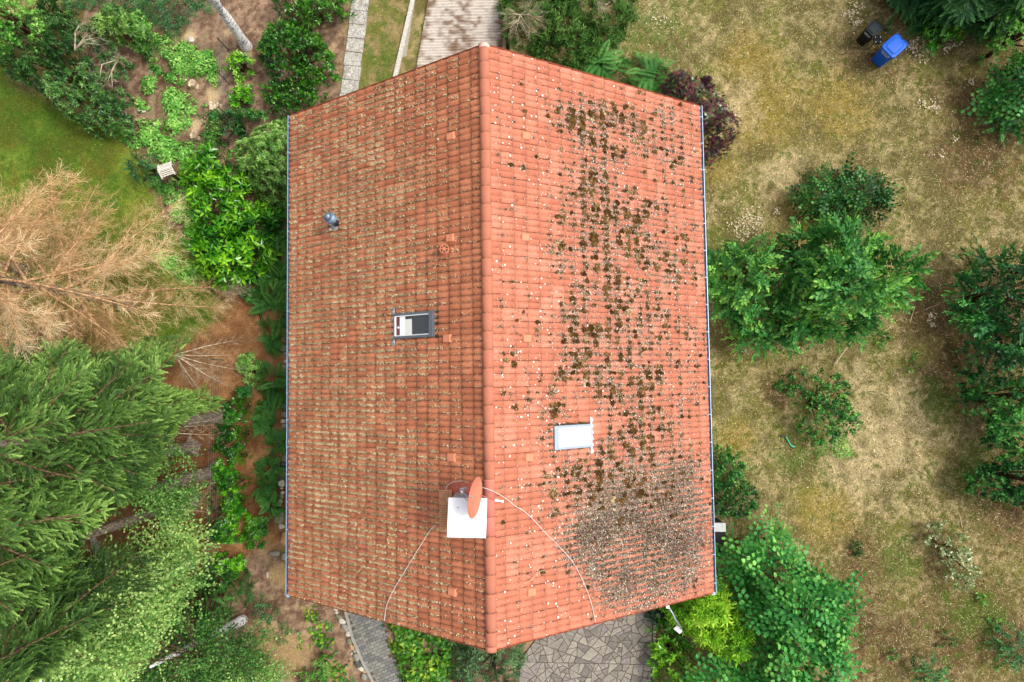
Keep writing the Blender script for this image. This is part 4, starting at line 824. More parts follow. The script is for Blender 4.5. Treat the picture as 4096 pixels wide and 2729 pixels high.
P0 = RP(1,s,y,.052+prof(((y-YB)/(HL/90))%1)); ex = np.array([CP,0,-SP]); V = P0[:,None,:]+(rr[:,None]*np.cos(an)*(.8+.4*g.rand(n,8)))[:,:,None]*ex+(rr[:,None]*np.sin(an)*(.8+.4*g.rand(n,8)))[:,:,None]*np.array([0,1,0])
o = mk('roof_lichen', V.reshape(-1,3), [np.arange(8*n).reshape(-1,8)], plain('pale_lichen', (.72,.66,.62), .9, .05, var=.1)); tagp(o, 'small round white lichen spots on the red right slope', 'lichen', kind='stuff')
# ---------------------------------------------------------------- planting: left side
RH = 'rhododendrons and laurels on the left of the house'
shrub('rhododendron', 'huge dark green spreading rhododendron with bare grey branches at top left', 'shrub', [(20,60),(120,10),(260,30),(420,150),(480,240),(470,320),(500,450),(520,500),(420,530),(300,500),(210,440),(130,350),(50,310),(-60,250),(-80,120)], 2.6, 'rosette', M['rhodo'], dens=58, scale=1.25, lump=.8, lsize=1.0, deep=.3, group=RH, rb=-.02)
shrub('rhododendron', 'brighter green rhododendron with large leaf rosettes joining the top of the huge dark one', 'shrub', [(330,50),(440,-10),(520,70),(600,110),(620,180),(570,200),(520,180),(480,160),(400,150),(350,110)], 1.9, 'rosette', M['rhodo2'], dens=55, scale=1.6, lump=.7, group=RH, rb=.02)
shrub('leafy_tree', 'light green leafy tree crown cut off by the top left corner', 'tree', [(-200,-150),(60,-120),(75,20),(95,90),(60,150),(0,150),(-150,140)], 4.2, 'tuft', M['weed'], dens=150, scale=1.5, zlo=1.8, lump=.7, edge=.2)
shrub('rhododendron', 'dark green rhododendron with orange seed heads in the top left corner', 'shrub', [(110,-60),(250,-60),(240,30),(160,60),(110,30)], 2.3, 'rosette', M['rhodo'], dens=55, scale=1.2, lump=.7, group=RH)
shrub('ivy', 'dark green ivy carpet along the top edge left of the birch', 'ground cover', [(230,-100),(860,-100),(850,60),(760,110),(700,150),(620,130),(560,60),(450,30),(330,60),(240,80)], .22, 'cover4', M['ivy'], dens=150, scale=1.0, lump=1.0, lsize=.5, stem=None, kindobj='stuff', flat=True, edge=.3)
WP = [[(450,20),(560,40),(620,130),(600,200),(660,260),(580,240),(520,160)],[(640,170),(760,160),(830,190),(900,260),(880,300),(800,310),(690,300),(640,240),(600,180)],[(590,240),(690,300),(750,330),(720,340),(660,320),(580,260)],
      [(550,300),(620,300),(610,380),(570,380)],[(620,380),(680,330),(760,380),(820,420),(790,480),(730,520),(680,560),(640,520),(650,440)],[(540,480),(640,470),(660,540),(700,560),(790,560),(800,620),(720,660),(600,620),(540,560)],
      [(690,700),(780,660),(800,760),(820,900),(760,950),(700,900),(640,860),(650,760)],[(520,400),(560,390),(600,430),(560,450)],[(470,440),(500,500),(560,560),(540,600),(470,560),(440,500)],[(820,270),(880,300),(870,360),(830,330)],[(560,150),(640,130),(700,160),(640,190)],[(830,470),(880,420),(880,560),(840,640),(790,620),(800,560)],[(540,640),(600,650),(640,700),(700,760),(640,780),(580,720)],[(560,1010),(680,1000),(800,1060),(860,1130),(760,1160),(640,1100)],[(600,560),(680,590),(700,650),(640,660),(580,620)],[(740,880),(800,960),(790,1060),(730,1000),(700,930)]]
for i, p in enumerate(WP): 
    o_ = shrub('weeds', ['leafy weeds at the foot of the ivy','yellow green weeds beside the pale stones','sparse weeds on bare soil','small clump of blue green weeds','bright weed patch in the middle of the clearing','broad weed patch above the bird house','weeds round the dead conifer tips','tiny weed tuft near the white rock','weeds under the edge of the huge rhododendron','weeds by the wire fence','small weed patch below the ivy carpet','weeds between the stump and the laurels','weeds left of the bird house conifer','green undergrowth below the dead conifer twigs','weeds in the lower clearing','weeds along the left foot of the cherry laurel'][i], 'ground cover', p, .30, 'cover', M['weed'], dens=190, scale=1.1, lump=1.1, lsize=.35, stem=None, kindobj='stuff', flat=True, edge=.42, rb=.06, deep=.2)
SHR = [
 ('laurel_shrub','dense dark green shrub with small leaves right of the birch trunk',[(1035,130),(1090,90),(1180,70),(1270,130),(1330,200),(1345,270),(1300,310),(1230,340),(1130,330),(1080,290),(1030,210)],2.0,'tuft','laurel2',190,1.6),
 ('laurel_shrub','dark green shrub with upright shoots at the top edge beside the slab path',[(1070,-60),(1400,-60),(1390,20),(1330,60),(1290,110),(1180,70),(1100,30)],2.1,'laurel','laurel2',135,.95),
 ('laurel_shrub','small leaved green shrub between the big rounded one and the roof corner',[(1060,330),(1180,300),(1280,320),(1300,370),(1240,440),(1160,470),(1080,440),(1040,380)],1.5,'tuft','laurel2',170,1.5),
 ('laurel_shrub','small bright green shrub at the foot of the birch',[(900,250),(950,200),(985,215),(1010,260),(980,300),(930,310)],.9,'laurel','laurel',75,1.0),
 ('laurel_shrub','small bright green shrub beside the wire fence above the rhododendron',[(930,380),(950,335),(1000,345),(1005,400),(970,450),(925,430)],.9,'laurel','laurel',75,1.0),
 ('dark_shrub','dark leaved shrub squeezed between the laurel and the small fence shrubs',[(830,470),(900,440),(1000,420),(1070,440),(1020,520),(900,560),(810,560)],1.7,'laurel','dark',80,1.0),
 ('laurel_shrub','large glossy bright green cherry laurel left of the gutter',[(740,640),(840,590),(930,640),(960,720),(1010,800),(1090,830),(1120,900),(1060,960),(1040,1040),(990,1120),(900,1140),(820,1110),(770,1030),(740,960),(790,900),(770,820),(730,740)],2.5,'laurel','laurel',62,1.65),
 ('dark_shrub','dark green shrub at the foot of the large cherry laurel',[(920,1130),(1000,1100),(1020,1150),(990,1210),(950,1180)],.8,'rosette','dark',60,1.0),
 ('dark_conifer','small dark green conifer beside the bird house',[(525,650),(560,600),(600,590),(620,640),(650,690),(640,730),(580,740),(530,720)],1.5,'spray','spruced',90,.9),
]
for nm, lb, p, h, kd, mt_, dn_, scl in SHR: shrub(nm, lb, 'conifer' if 'conifer' in nm else 'shrub', p, h, kd, M[mt_], dens=dn_, scale=scl, lump=.75, lsize=.6, deep=.3, round_=.8 if 'conifer' in nm else 1)
shrub('rhododendron', 'olive green rhododendron filling the corner between laurel and gutter', 'shrub', [(930,560),(1000,500),(1100,460),(1175,460),(1200,600),(1200,860),(1150,900),(1090,820),(1010,780),(960,700),(920,620)], 2.2, 'rosette', M['rhodo2'], dens=80, scale=1.2, lump=.5, group=RH, rb=.0)
for i, (p, lb) in enumerate([([(1060,900),(1120,900),(1190,900),(1190,1080),(1120,1110),(1050,1080),(1040,980)],'dark fern clump between the cherry laurel and the gutter'),([(1040,1100),(1130,1080),(1160,1150),(1130,1230),(1140,1300),(1060,1310),(1030,1240)],'fern clump beside the uppermost edging boulders'),
      ([(1060,1480),(1110,1490),(1150,1540),(1140,1590),(1080,1560),(1040,1520)],'fern leaning over the edging stones beside the middle of the left gutter'),([(1075,1350),(1095,1350),(1100,1400),(1080,1400)],'small fern on sandy soil above the leaning one'),([(1080,1750),(1140,1730),(1150,1790),(1090,1800)],'short dark fern touching the lower edging stones'),
      ([(1040,1850),(1090,1830),(1110,1880),(1080,1910),(1040,1890)],'bushy little fern on the brown soil below the gutter fern'),([(1020,1940),(1080,1900),(1100,1920),(1060,1990),(1020,1990)],'pale yellow green fern with splayed fronds'),([(1060,1990),(1095,1995),(1110,2040),(1080,2040)],'small blue green fern near the largest oval boulder'),
      ([(1045,1620),(1075,1630),(1065,1680),(1040,1660)],'tiny fern in the middle of the brown strip'),([(1035,1680),(1070,1680),(1060,1720),(1030,1720)],'tiny fern just below another tiny one')]):
    shrub('fern', lb, 'fern', p, .55 if i < 3 else .35, 'frond', M['fern'], dens=22 if i < 3 else 30, scale=1.0 if i < 3 else .55, lump=.3, deep=.1, edge=.02, tilt=.3, group='ferns along the left of the house', stem=BARKB, sr=.015)
HG = [([(955,1420),(1010,1410),(1040,1470),(1030,1540),(985,1550),(940,1500)],'young pale green rhododendron alone on the sandy soil','rhodo2'),([(960,1545),(1010,1550),(1010,1590),(960,1600),(930,1560)],'low dark rhododendron below the pale young one','dark'),
      ([(885,1600),(960,1580),(975,1680),(950,1720),(880,1700)],'glossy dark rhododendron at the top of the fence row','laurel2'),([(850,1690),(940,1690),(960,1780),(930,1840),(850,1820)],'glossy rhododendron second in the fence row','laurel2'),([(845,1830),(930,1820),(950,1900),(930,1960),(850,1960),(835,1890)],'glossy rhododendron third in the fence row','laurel'),
      ([(870,1960),(950,1950),(975,2050),(930,2100),(880,2040)],'rhododendron in the fence row beside the two lower green domes','laurel'),([(830,2110),(930,2050),(1000,2050),(1010,2110),(960,2180),(880,2190),(830,2160)],'wide bright green rhododendron at the bottom of the fence row','laurel'),([(990,2070),(1060,2080),(1095,2110),(1080,2180),(1040,2210),(980,2200),(960,2140)],'dark green rhododendron jutting towards the big oval boulder','laurel2'),
      ([(830,2230),(900,2210),(960,2240),(970,2310),(900,2330),(840,2290)],'small light green shrub below the fence row','laurel')]
for p, lb, mt_ in HG: shrub('rhododendron', lb, 'shrub', p, 1.0, 'rosette', M[mt_], dens=70, scale=1.15, lump=.5, group='row of low rhododendrons beside the wire fence', rb=.06)
for (cx_, cy_, r_), lb in zip([(985,1630,30),(980,1737,32),(968,1820,32),(965,1925,34),(965,2005,30)], ['uppermost of the five clipped green domes','second clipped green dome from the top','clipped green dome in the middle of the five','clipped green dome tucked against the glossy shrubs, fourth down','lowest of the five clipped green domes']):
    shrub('box_dome', lb, 'box shrub', [(cx_+r_*math.cos(a_)*1.0, cy_+r_*math.sin(a_)*.9) for a_ in np.arange(10)*.628], .45, 'cyp', M['box'], dens=420, scale=.7, lump=.12, deep=.15, edge=.02, group='clipped green domes beside the glossy shrubs')
shrub('cypress', 'feathery green conifer hedge plant between trunk and glossy shrubs', 'conifer', [(830,1950),(880,1930),(900,1990),(890,2080),(850,2170),(815,2150),(820,2050)], 1.6, 'spray', M['cypress'], dens=130, scale=.75, lump=.6)
shrub('cypress', 'large dark feathery cypress above the leaning birch trunk', 'conifer', [(800,2300),(880,2270),(960,2300),(970,2360),(955,2450),(870,2490),(780,2470),(700,2430),(750,2360)], 2.2, 'spray', M['cypress'], dens=130, scale=.95, lump=.8)
shrub('weeds', 'dark creeping plants on the soil below the left roof corner', 'ground cover', [(950,2280),(990,2330),(1100,2420),(1180,2520),(1150,2600),(1030,2560),(980,2440)], .15, 'cover4', M['ivy'], dens=60, scale=1.0, lump=1.2, lsize=.4, stem=None, kindobj='stuff', flat=True, edge=.8)
shrub('groundcover_leaves', 'loose patch of round green and yellow leaves left of the boulder row', 'ground cover', [(1190,2420),(1290,2440),(1350,2530),(1380,2620),(1400,2729),(1330,2729),(1250,2600),(1170,2640),(1180,2540),(1230,2500)], .2, 'cover', M['epim'], dens=26, scale=1.7, lump=1.2, lsize=.4, stem=None, kindobj='stuff', flat=True, edge=.9)
shrub('groundcover_leaves', 'dense bed of big round green leaves between brick path and roof edge', 'ground cover', [(1500,2420),(1600,2430),(1700,2500),(1800,2540),(1830,2620),(1790,2800),(1640,2900),(1590,2680),(1555,2600),(1560,2540),(1520,2510)], .4, 'cover', M['epim'], dens=75, scale=2.0, lump=1.0, lsize=.4, stem=None, kindobj='stuff', flat=True, edge=.4)
shrub('rhododendron', 'small pale rosette rhododendron at the bottom edge left of the boulders', 'shrub', [(1190,2690),(1240,2650),(1310,2660),(1340,2710),(1350,2790),(1200,2800)], .8, 'rosette', M['rhodo2'], dens=80, scale=.95, lump=.4)
shrub('bluegreen_conifer', 'soft blue green conifer under the lower end of the ridge', 'conifer', [(1850,2590),(1900,2540),(2060,2540),(2085,2620),(2070,2729),(2040,2800),(1900,2800),(1830,2680)], 1.8, 'cyp', M['bluecon'], dens=200, scale=1.2, lump=.5)
shrub('ivy', 'dark ivy between the round leaf bed and the blue green conifer', 'ground cover', [(1700,2480),(1900,2520),(1880,2620),(1830,2729),(1770,2729),(1800,2600)], .35, 'cover4', M['ivy'], dens=130, scale=1.2, lump=1.0, stem=None, kindobj='stuff', flat=True)
shrub('hosta', 'hosta with dark leaves edged in white beside the flagstone patio', 'hosta', [(2600,2400),(2660,2400),(2665,2450),(2640,2490),(2610,2480),(2595,2440)], .4, 'cover', M['hosta'], dens=60, scale=2.4, lump=.3, deep=.1, stem=BARKB, sr=.015)
shrub('laurel_shrub', 'glossy green laurel between the patio edge and the golden thuja', 'shrub', [(2615,2500),(2660,2460),(2720,2500),(2760,2560),(2790,2640),(2800,2800),(2620,2800),(2612,2650)], 1.7, 'laurel', M['laurel'], dens=70, scale=1.05, lump=.8)
shrub('golden_thuja', 'bright yellow green golden thuja at the lower right roof corner', 'conifer', [(2665,2420),(2760,2370),(2860,2330),(2900,2380),(2950,2440),(3000,2520),(3015,2600),(2960,2660),(2880,2640),(2790,2580),(2720,2530)], 3.5, 'cyp', M['thuja'], dens=330, scale=1.5, lump=.7, lsize=.5, edge=.05, zref=2.2)
# ---------------------------------------------------------------- planting: top and right side
shrub('juniper', 'spreading green juniper with bleached dead twigs right of the driveway', 'shrub', [(1995,-60),(2540,-60),(2530,40),(2480,130),(2450,230),(2380,280),(2280,250),(2200,220),(2120,200),(2050,170),(2010,110)], 1.3, 'cyp', M['juniper'], dens=150, scale=1.5, lump=1.2, lsize=.6, edge=.25)
for p, lb in (([(2480,260),(2560,240),(2660,270),(2700,330),(2640,380),(2540,340)],'large fern behind the upper right roof edge'),([(2330,230),(2400,220),(2440,270),(2400,310),(2340,280)],'smaller fern between juniper and roof edge')): shrub('fern', lb, 'fern', p, .6, 'frond', M['fern'], dens=26, scale=1.1, lump=.3, deep=.1, edge=.02, tilt=.3, group='ferns behind the upper right roof edge', sr=.015)
shrub('purple_maple', 'purple and green japanese maple beside the upper right gutter corner', 'tree', [(2640,300),(2740,265),(2850,280),(2900,350),(2960,420),(2975,500),(2950,570),(2880,620),(2800,650),(2760,560),(2700,400)], 2.6, 'maple', M['maple'], dens=170, scale=1.25, lump=.8, zlo=.7, zref=1.6)
shrub('mixed_shrub', 'dark green bushy shrub standing above the large cherry tree', 'shrub', [(3190,740),(3230,680),(3380,655),(3500,640),(3530,690),(3620,720),(3560,800),(3570,870),(3480,920),(3380,900),(3250,870),(3180,810)], 1.9, 'round', M['dark'], dens=80, scale=1.3, lump=.9, edge=.2)
shrub('cherry_tree', 'large broad cherry tree with long pointed leaves in the right lawn', 'tree', [(3160,1000),(3200,900),(3230,840),(3400,880),(3530,930),(3640,1000),(3730,1090),(3660,1150),(3660,1210),(3590,1240),(3560,1320),(3450,1350),(3300,1370),(3160,1400),(3020,1400),(2940,1360),(2930,1290),(3030,1290),(3090,1230),(3140,1160),(3090,1090),(3150,1040)], 3.6, 'pinnate', M['plum'], dens=80, scale=1.7, lump=1.1, zlo=1.3, lsize=1.0, edge=.25, deep=.25, gap=.24, rb=.07, sr=.06)
shrub('cherry_tree', 'smaller cherry tree between the large one and the right gutter', 'tree', [(2830,1020),(2880,980),(2990,950),(3080,960),(3110,1030),(3080,1100),(3090,1170),(3060,1260),(2960,1290),(2880,1260),(2830,1180),(2820,1100)], 3.0, 'pinnate', M['plum'], dens=85, scale=1.5, lump=.7, zlo=.9, edge=.12, sr=.045, rb=.09)
shrub('small_tree', 'young loose green tree in the lawn below the large cherry', 'tree', [(3110,1470),(3200,1500),(3260,1450),(3330,1470),(3390,1520),(3420,1640),(3450,1680),(3380,1760),(3330,1800),(3260,1790),(3230,1700),(3180,1600),(3130,1530)], 1.8, 'tuft', M['plum'], dens=90, scale=1.6, lump=1.0, lsize=.6, edge=.35, rb=-.03)
shrub('weeds', 'low bramble patch at the foot of the young loose tree', 'ground cover', [(3220,1740),(3400,1720),(3440,1800),(3380,1860),(3260,1840)], .2, 'cover4', M['weed'], dens=60, scale=1.1, lump=1.2, stem=None, kindobj='stuff', flat=True, edge=.9)
shrub('broadleaf_shrub', 'light green shrub against the right gutter above the dark round one', 'shrub', [(2820,1790),(2900,1790),(2980,1820),(2985,1880),(2950,1930),(2900,1960),(2820,1990)], 1.4, 'tuft', M['plum'], dens=150, scale=1.5, lump=.7, rb=.05)
shrub('dark_shrub', 'dark round small leaved shrub against the right gutter', 'shrub', [(2830,1960),(2920,1930),(2990,1920),(3030,1990),(3010,2050),(2950,2070),(2850,2060)], 1.2, 'tuft', M['dark'], dens=220, scale=1.3, lump=.4, rb=-.1)
shrub('hazel_tree', 'large round leaved hazel right of the golden thuja', 'tree', [(2860,2310),(2880,2220),(2960,2180),(3060,2130),(3160,2110),(3220,2180),(3260,2270),(3330,2330),(3410,2340),(3470,2400),(3500,2480),(3420,2530),(3400,2640),(3430,2729),(3400,2850),(2780,2850),(2790,2700),(2880,2640),(3010,2650),(3020,2520),(2960,2400)], 3.1, 'round', M['hazel'], dens=66, scale=1.75, lump=.8, lsize=.9, zlo=.8, edge=.2, deep=.3, sr=.05, rb=.06)
shrub('variegated_shrub', 'pale cream and grey variegated shrub in the lower right lawn', 'shrub', [(3690,2090),(3760,2060),(3850,2100),(3870,2180),(3930,2230),(3920,2320),(3850,2380),(3780,2330),(3740,2230),(3690,2170)], 1.2, 'tuft', M['varieg'], dens=95, scale=1.3, lump=1.0, lsize=.4, edge=.5)
RG = 'hedge trees along the right edge'
for p, lb, h_, kd, mt_ in [([(4000,960),(4080,960),(4300,1000),(4300,1400),(4000,1400),(3930,1330),(3900,1250),(3880,1160),(3900,1080)],'dark green tree at the right edge beside the large cherry',4.0,'pinnate','hedge'),
      ([(3940,1380),(4050,1380),(4300,1400),(4300,1800),(4100,1800),(4000,1760),(3960,1680),(3930,1560)],'deep green tree at the right edge in the middle of the hedge row',4.0,'tuft','hedge'),
      ([(4040,1780),(4300,1800),(4300,2100),(4096,2010),(3980,1990),(3920,1960),(3950,1900),(4010,1850)],'lowest tree of the hedge row reaching over the pale lawn',3.2,'tuft','hedge'),
      ([(4000,270),(4110,200),(4300,200),(4300,520),(4100,480),(4000,430),(3960,330)],'dark blue green shrub at the right edge below the spruce',2.6,'round','hedge'),
      ([(3990,380),(4080,360),(4150,420),(4120,560),(4000,520)],'blue green sapling under the right edge shrub',1.4,'pinnate','dark')]:
    shrub('hedge_tree', lb, 'tree', p, h_, kd, M[mt_], dens=190 if kd == 'tuft' else 70, scale=1.8 if kd == 'tuft' else 1.5, lump=1.0, lsize=.9, edge=.25, zlo=.3, group=RG, rb=.08)
shrub('bright_shrub', 'bright yellow green shrub under the spruce beside the blue bin', 'shrub', [(3680,110),(3740,90),(3830,100),(3860,150),(3820,190),(3760,200),(3700,160)], 1.3, 'laurel', M['laurel'], dens=70, scale=.95, lump=.7)
shrub('leafy_tree', 'light green leafy tree in the top right corner', 'tree', [(4030,-60),(4300,-60),(4300,250),(4110,230),(4050,150),(4020,60)], 3.5, 'tuft', M['weed'], dens=120, scale=1.7, lump=.8, zlo=1.0, rb=-.1)
for cx_, cy_, r_, lb, mt_ in [(4050,2600,110,'blue green bush in the bottom right corner','dark'),(3720,2700,90,'low green bush at the bottom edge of the right lawn','dark'),(3570,2620,22,'tiny bright seedling above the low bottom bush','plum'),(3790,2560,34,'small oak sapling among brown grass','dark'),(3925,2400,24,'small sapling below the variegated shrub','plum'),
      (3530,1360,30,'small plant below the right tip of the large cherry','plum'),(3920,240,20,'small bright plant by the right shrubs','plum'),(3980,2480,45,'loose green sapling near the lower right edge','dark'),(3650,1450,40,'dark low weed tuft in the brown part of the lawn','dark'),(3430,2190,28,'dark little weed in the brown patch left of the variegated shrub','dark'),(3540,110,16,'little green plant beside the black bin','plum'),(3990,1240,60,'low branch tips of the right hedge','hedge')][:11]:
    g_ = np.random.RandomState(int(cx_)); shrub('sapling' if r_ < 60 else 'bush', lb, 'plant', [(cx_+r_*math.cos(a_)*(.7+.5*g_.rand()), cy_+r_*math.sin(a_)*(.7+.5*g_.rand())) for a_ in np.arange(10)*.628], .22 if r_ < 60 else .9, 'pinnate' if r_ > 60 else 'tuft', M['plum' if r_ < 60 else mt_], dens=42, nmin=24, rb=.0 if mt_ == 'dark' else .12, scale=1.0 if r_ > 60 else 1.25, lump=.6, edge=.2, deep=.1, sr=.012)
# ---------------------------------------------------------------- tall trees on the left
def pline(P, n):
    P = np.asarray(P, float); L = np.concatenate([[0], np.cumsum(np.linalg.norm(np.diff(P,axis=0),axis=1))]); u = np.linspace(0, L[-1], n); return np.stack([np.interp(u, L, P[:,i]) for i in range(3)],1)
def conifer(name, label, base, H, r0, Lmax, h0, mat, mask, cat='tree', nb=110, dead=False, kind='spray', hvis=11., twh=None, lean=(0,0), group=None, rb=0., droop=.55, spsc=1.0, dsp=.16):
    g = np.random.RandomState(nseed()); b0 = U(*base, 0); root = empty(name, b0, label, cat, group); top = np.array([lean[0], lean[1], H])
    tr = MB(); zs = np.array([-.1,.0,.12,.3,.8,2,4,7,H]); P = np.stack([lean[0]*(zs/H)**1.3*np.sign(zs), lean[1]*np.abs(zs/H), zs],1); P[0] = (0,0,-.1); tr.tube(P, [r0*1.7,r0*1.55,r0*1.25,r0*1.1,r0,r0*.9,r0*.75,r0*.5,.02], 12)
    for k in range(5):
        an = k*1.26+g.rand()*.6; dv = np.array([math.cos(an), math.sin(an), 0]); tr.tube([dv*r0*.6+[0,0,.28], dv*r0*1.5+[0,0,.09], dv*r0*2.3+[0,0,-.05]], [r0*.42,r0*.32,r0*.12], 7)
    tr.build('trunk', BARK, root, smooth=True)
    br = MB(); OO, XX_, SS, RR = [], [], [], []; tw = []
    for k in range(nb):
        h = h0+(H-h0)*((k+g.rand())/nb)**1.15; an = k*2.399+g.rand()*.6; f = (h-h0)/(H-h0); L = Lmax*(1-f)**.75*(.75+.4*g.rand())*(1 if f > .07 else .7)+.25
        brn = g.randn()*.14; dv = np.array([math.cos(an), math.sin(an), 0]); sd = np.array([-dv[1], dv[0], 0]); c0 = np.array([lean[0]*(h/H)**1.3, lean[1]*h/H, h]); bend = g.randn()*.12
        pts = [c0+dv*L*u+sd*L*bend*u*u+np.array([0,0,L*(.18*u-droop*u*u*(1.2-.35*u))]) for u in np.linspace(0,1,7)]; pw = np.array(pts)+b0; xy = PX(pw)
        if h > hvis and k % 3: continue
        ins = inpoly(xy, mask); br_n = np.where(ins)[0]
        if not len(br_n): continue
        end = br_n.max()+1 if ins[:3].any() or True else 0; pts = pts[:max(end,2)]
        br.tube(pts, np.linspace(.035 if not dead else .040, .010, len(pts))*(.6+L/Lmax*.6), 5, cap=False)
        m_ = max(4, int(L/dsp)); Q = pline(pts, m_*3)
        for q in range(m_*3):
            u = q/(m_*3); 
            if u < .18 or (not dead and vn(q*.33, k*3.7, 1.0, 33) < .40): continue
            wdt = L*(.32 if not dead else (.05 if q%5 else .28))*math.sin(min(1,(1-u)*1.5+.12)*1.57)*(.6+.7*g.rand())
            tdir = Q[min(q+1,len(Q)-1)]-Q[max(q-1,0)]; tdir /= np.linalg.norm(tdir)+1e-9
            for s_ in (-1,1):
                w0 = 0.
                bo_ = 0 if q else g.randn()*.12
                while w0 < wdt:
                    fwd = tdir*(.75)+sd*s_*(.75)+np.array([g.randn()*.38,g.randn()*.38,-.12+g.randn()*.35]); p = Q[q]+(tdir*.55+sd*s_*.8)*w0+np.array([0,0,-.22*w0-.1*w0*w0])
                    OO.append(p); XX_.append(fwd); RR.append(.16*u-.12+brn); SS.append(spsc*(.8+.5*g.rand())); w0 += .26 if dead else .13
        OO.append(Q[-1]); XX_.append(tdir); RR.append(.25); SS.append(spsc*1.1)
    O = np.array(OO); X = np.array(XX_); S = np.array(SS); Rr_ = np.array(RR); xy = PX(O+b0); k = inpoly(xy, mask) & (g.rand(len(O)) < (1 if not dead else .8)); O, X, S, Rr_ = O[k], X[k], S[k], Rr_[k]
    Z = np.tile([0,0,1.], (len(O),1))+g.randn(len(O),3)*.3; X = X/np.linalg.norm(X,axis=1)[:,None]; Zp = Z-(Z*X).sum(1)[:,None]*X; Fr = frames(Zp, g, X)
    rn = .40+rb+Rr_+.3*(fbm(O[:,0]+b0[0]+O[:,2]*.7,O[:,1]+b0[1]+O[:,2],.9,SEED[0]%30,3)-.5)*2+g.randn(len(O))*.08
    v, f, r = scatter(kind, O, Fr, S, rn, g); mk('dead_twigs' if dead else 'foliage', v, [f], mat, root, attr={'rnd': r}); br.build('branches', M['deadtw'] and (DEADB if dead else BARKB), root, smooth=True)
    return root, len(O)
DEADB = bark('dead_branch_bark', lin(150,110,75,.8), lin(215,175,130,.85), 12, 12)
GREYB = bark('grey_branch_bark', lin(160,140,115,.8), lin(215,200,175,.85), 12, 12)
MG = [(-400,1340),(120,1320),(250,1360),(420,1420),(520,1380),(640,1330),(760,1345),(790,1400),(700,1440),(620,1500),(640,1560),(760,1580),(860,1550),(890,1600),(860,1640),(760,1650),(700,1700),(650,1770),(630,1850),(590,1930),(500,1990),(400,2060),(320,2140),(230,2300),(130,2430),(0,2520),(-400,2560)]
MG2 = [(-400,2150),(300,2200),(560,2190),(640,2230),(640,2320),(520,2420),(300,2560),(100,2760),(-400,2800)]
MD_ = [(-400,640),(60,760),(100,690),(140,650),(200,720),(245,610),(260,700),(320,700),(345,660),(370,760),(480,790),(570,700),(600,800),(700,760),(740,860),(770,980),(800,1060),(950,1110),(965,1230),(950,1330),(880,1420),(700,1440),(520,1430),(250,1400),(-400,1390)]
SG = 'spruces standing along the left fence'
print('conf', conifer('dead_spruce', 'dead brown conifer with bare drooping twigs over the left lawn', (520,1215), 12.5, .17, 4.6, 1.2, M['deadtw'], MD_, dead=True, kind='twigs', nb=54, droop=.50, spsc=.62, dsp=.15)[1])
print(conifer('dead_spruce', 'second dead brown conifer rising from behind the first at the left edge', (90,1080), 9.5, .15, 4.2, .8, M['deadtw'], MD_, dead=True, kind='twigs', nb=30, droop=.35, spsc=.62, dsp=.15)[1])
for bs, H_, Lm, h0_, lb, nb_ in [((895,1665),14,3.6,2.6,'tall spruce nearest the house with its trunk base at the glossy shrubs',100),((765,1788),15,3.2,4.2,'tall spruce with a flared grey trunk base standing on bare needle soil',100),((850,1885),14,2.8,4.6,'tall spruce whose slim trunk leans in front of dead twigs below the flared one',90),
      ((762,1995),15,3.2,4.6,'tall spruce with a thick trunk half hidden by bare twigs',95),((755,2240),15,3.2,5.2,'tall twin stemmed spruce below the others on brown soil',90),((330,1560),14,3.6,.8,'bushy spruce behind the front row reaching the dead conifer',110),((200,1900),13,3.4,1.0,'bushy spruce at the left edge behind the front row',110),((300,2150),12,3.0,1.0,'dark bushy spruce at the left edge above the birch crown',90)]:
    print(conifer('spruce_tree', lb, bs, H_, .19 if bs[0] > 600 else .14, Lm, h0_, M['spruce'], MG2 if bs[1] > 2200 else MG, nb=int(nb_*.75), group=SG, spsc=.50, dsp=.19, rb=.02 if bs[1] < 1950 and bs[0] > 250 else -.13)[1])
MS = [(3480,-300),(4400,-300),(4400,60),(4080,120),(3980,160),(3900,130),(3800,110),(3700,120),(3640,110),(3600,70),(3560,30),(3500,10)]
conifer('spruce_tree', 'dark spruce leaning in from the top edge above the bins', (3760,-120), 7, .12, 3.0, .3, M['spruced'], MS, nb=70, spsc=1.0, dsp=.2, rb=.05)
conifer('spruce_tree', 'dark blue green spruce near the top right corner', (3960,-20), 6, .12, 2.4, .3, M['spruced'], MS, nb=60, spsc=1.0, dsp=.2)
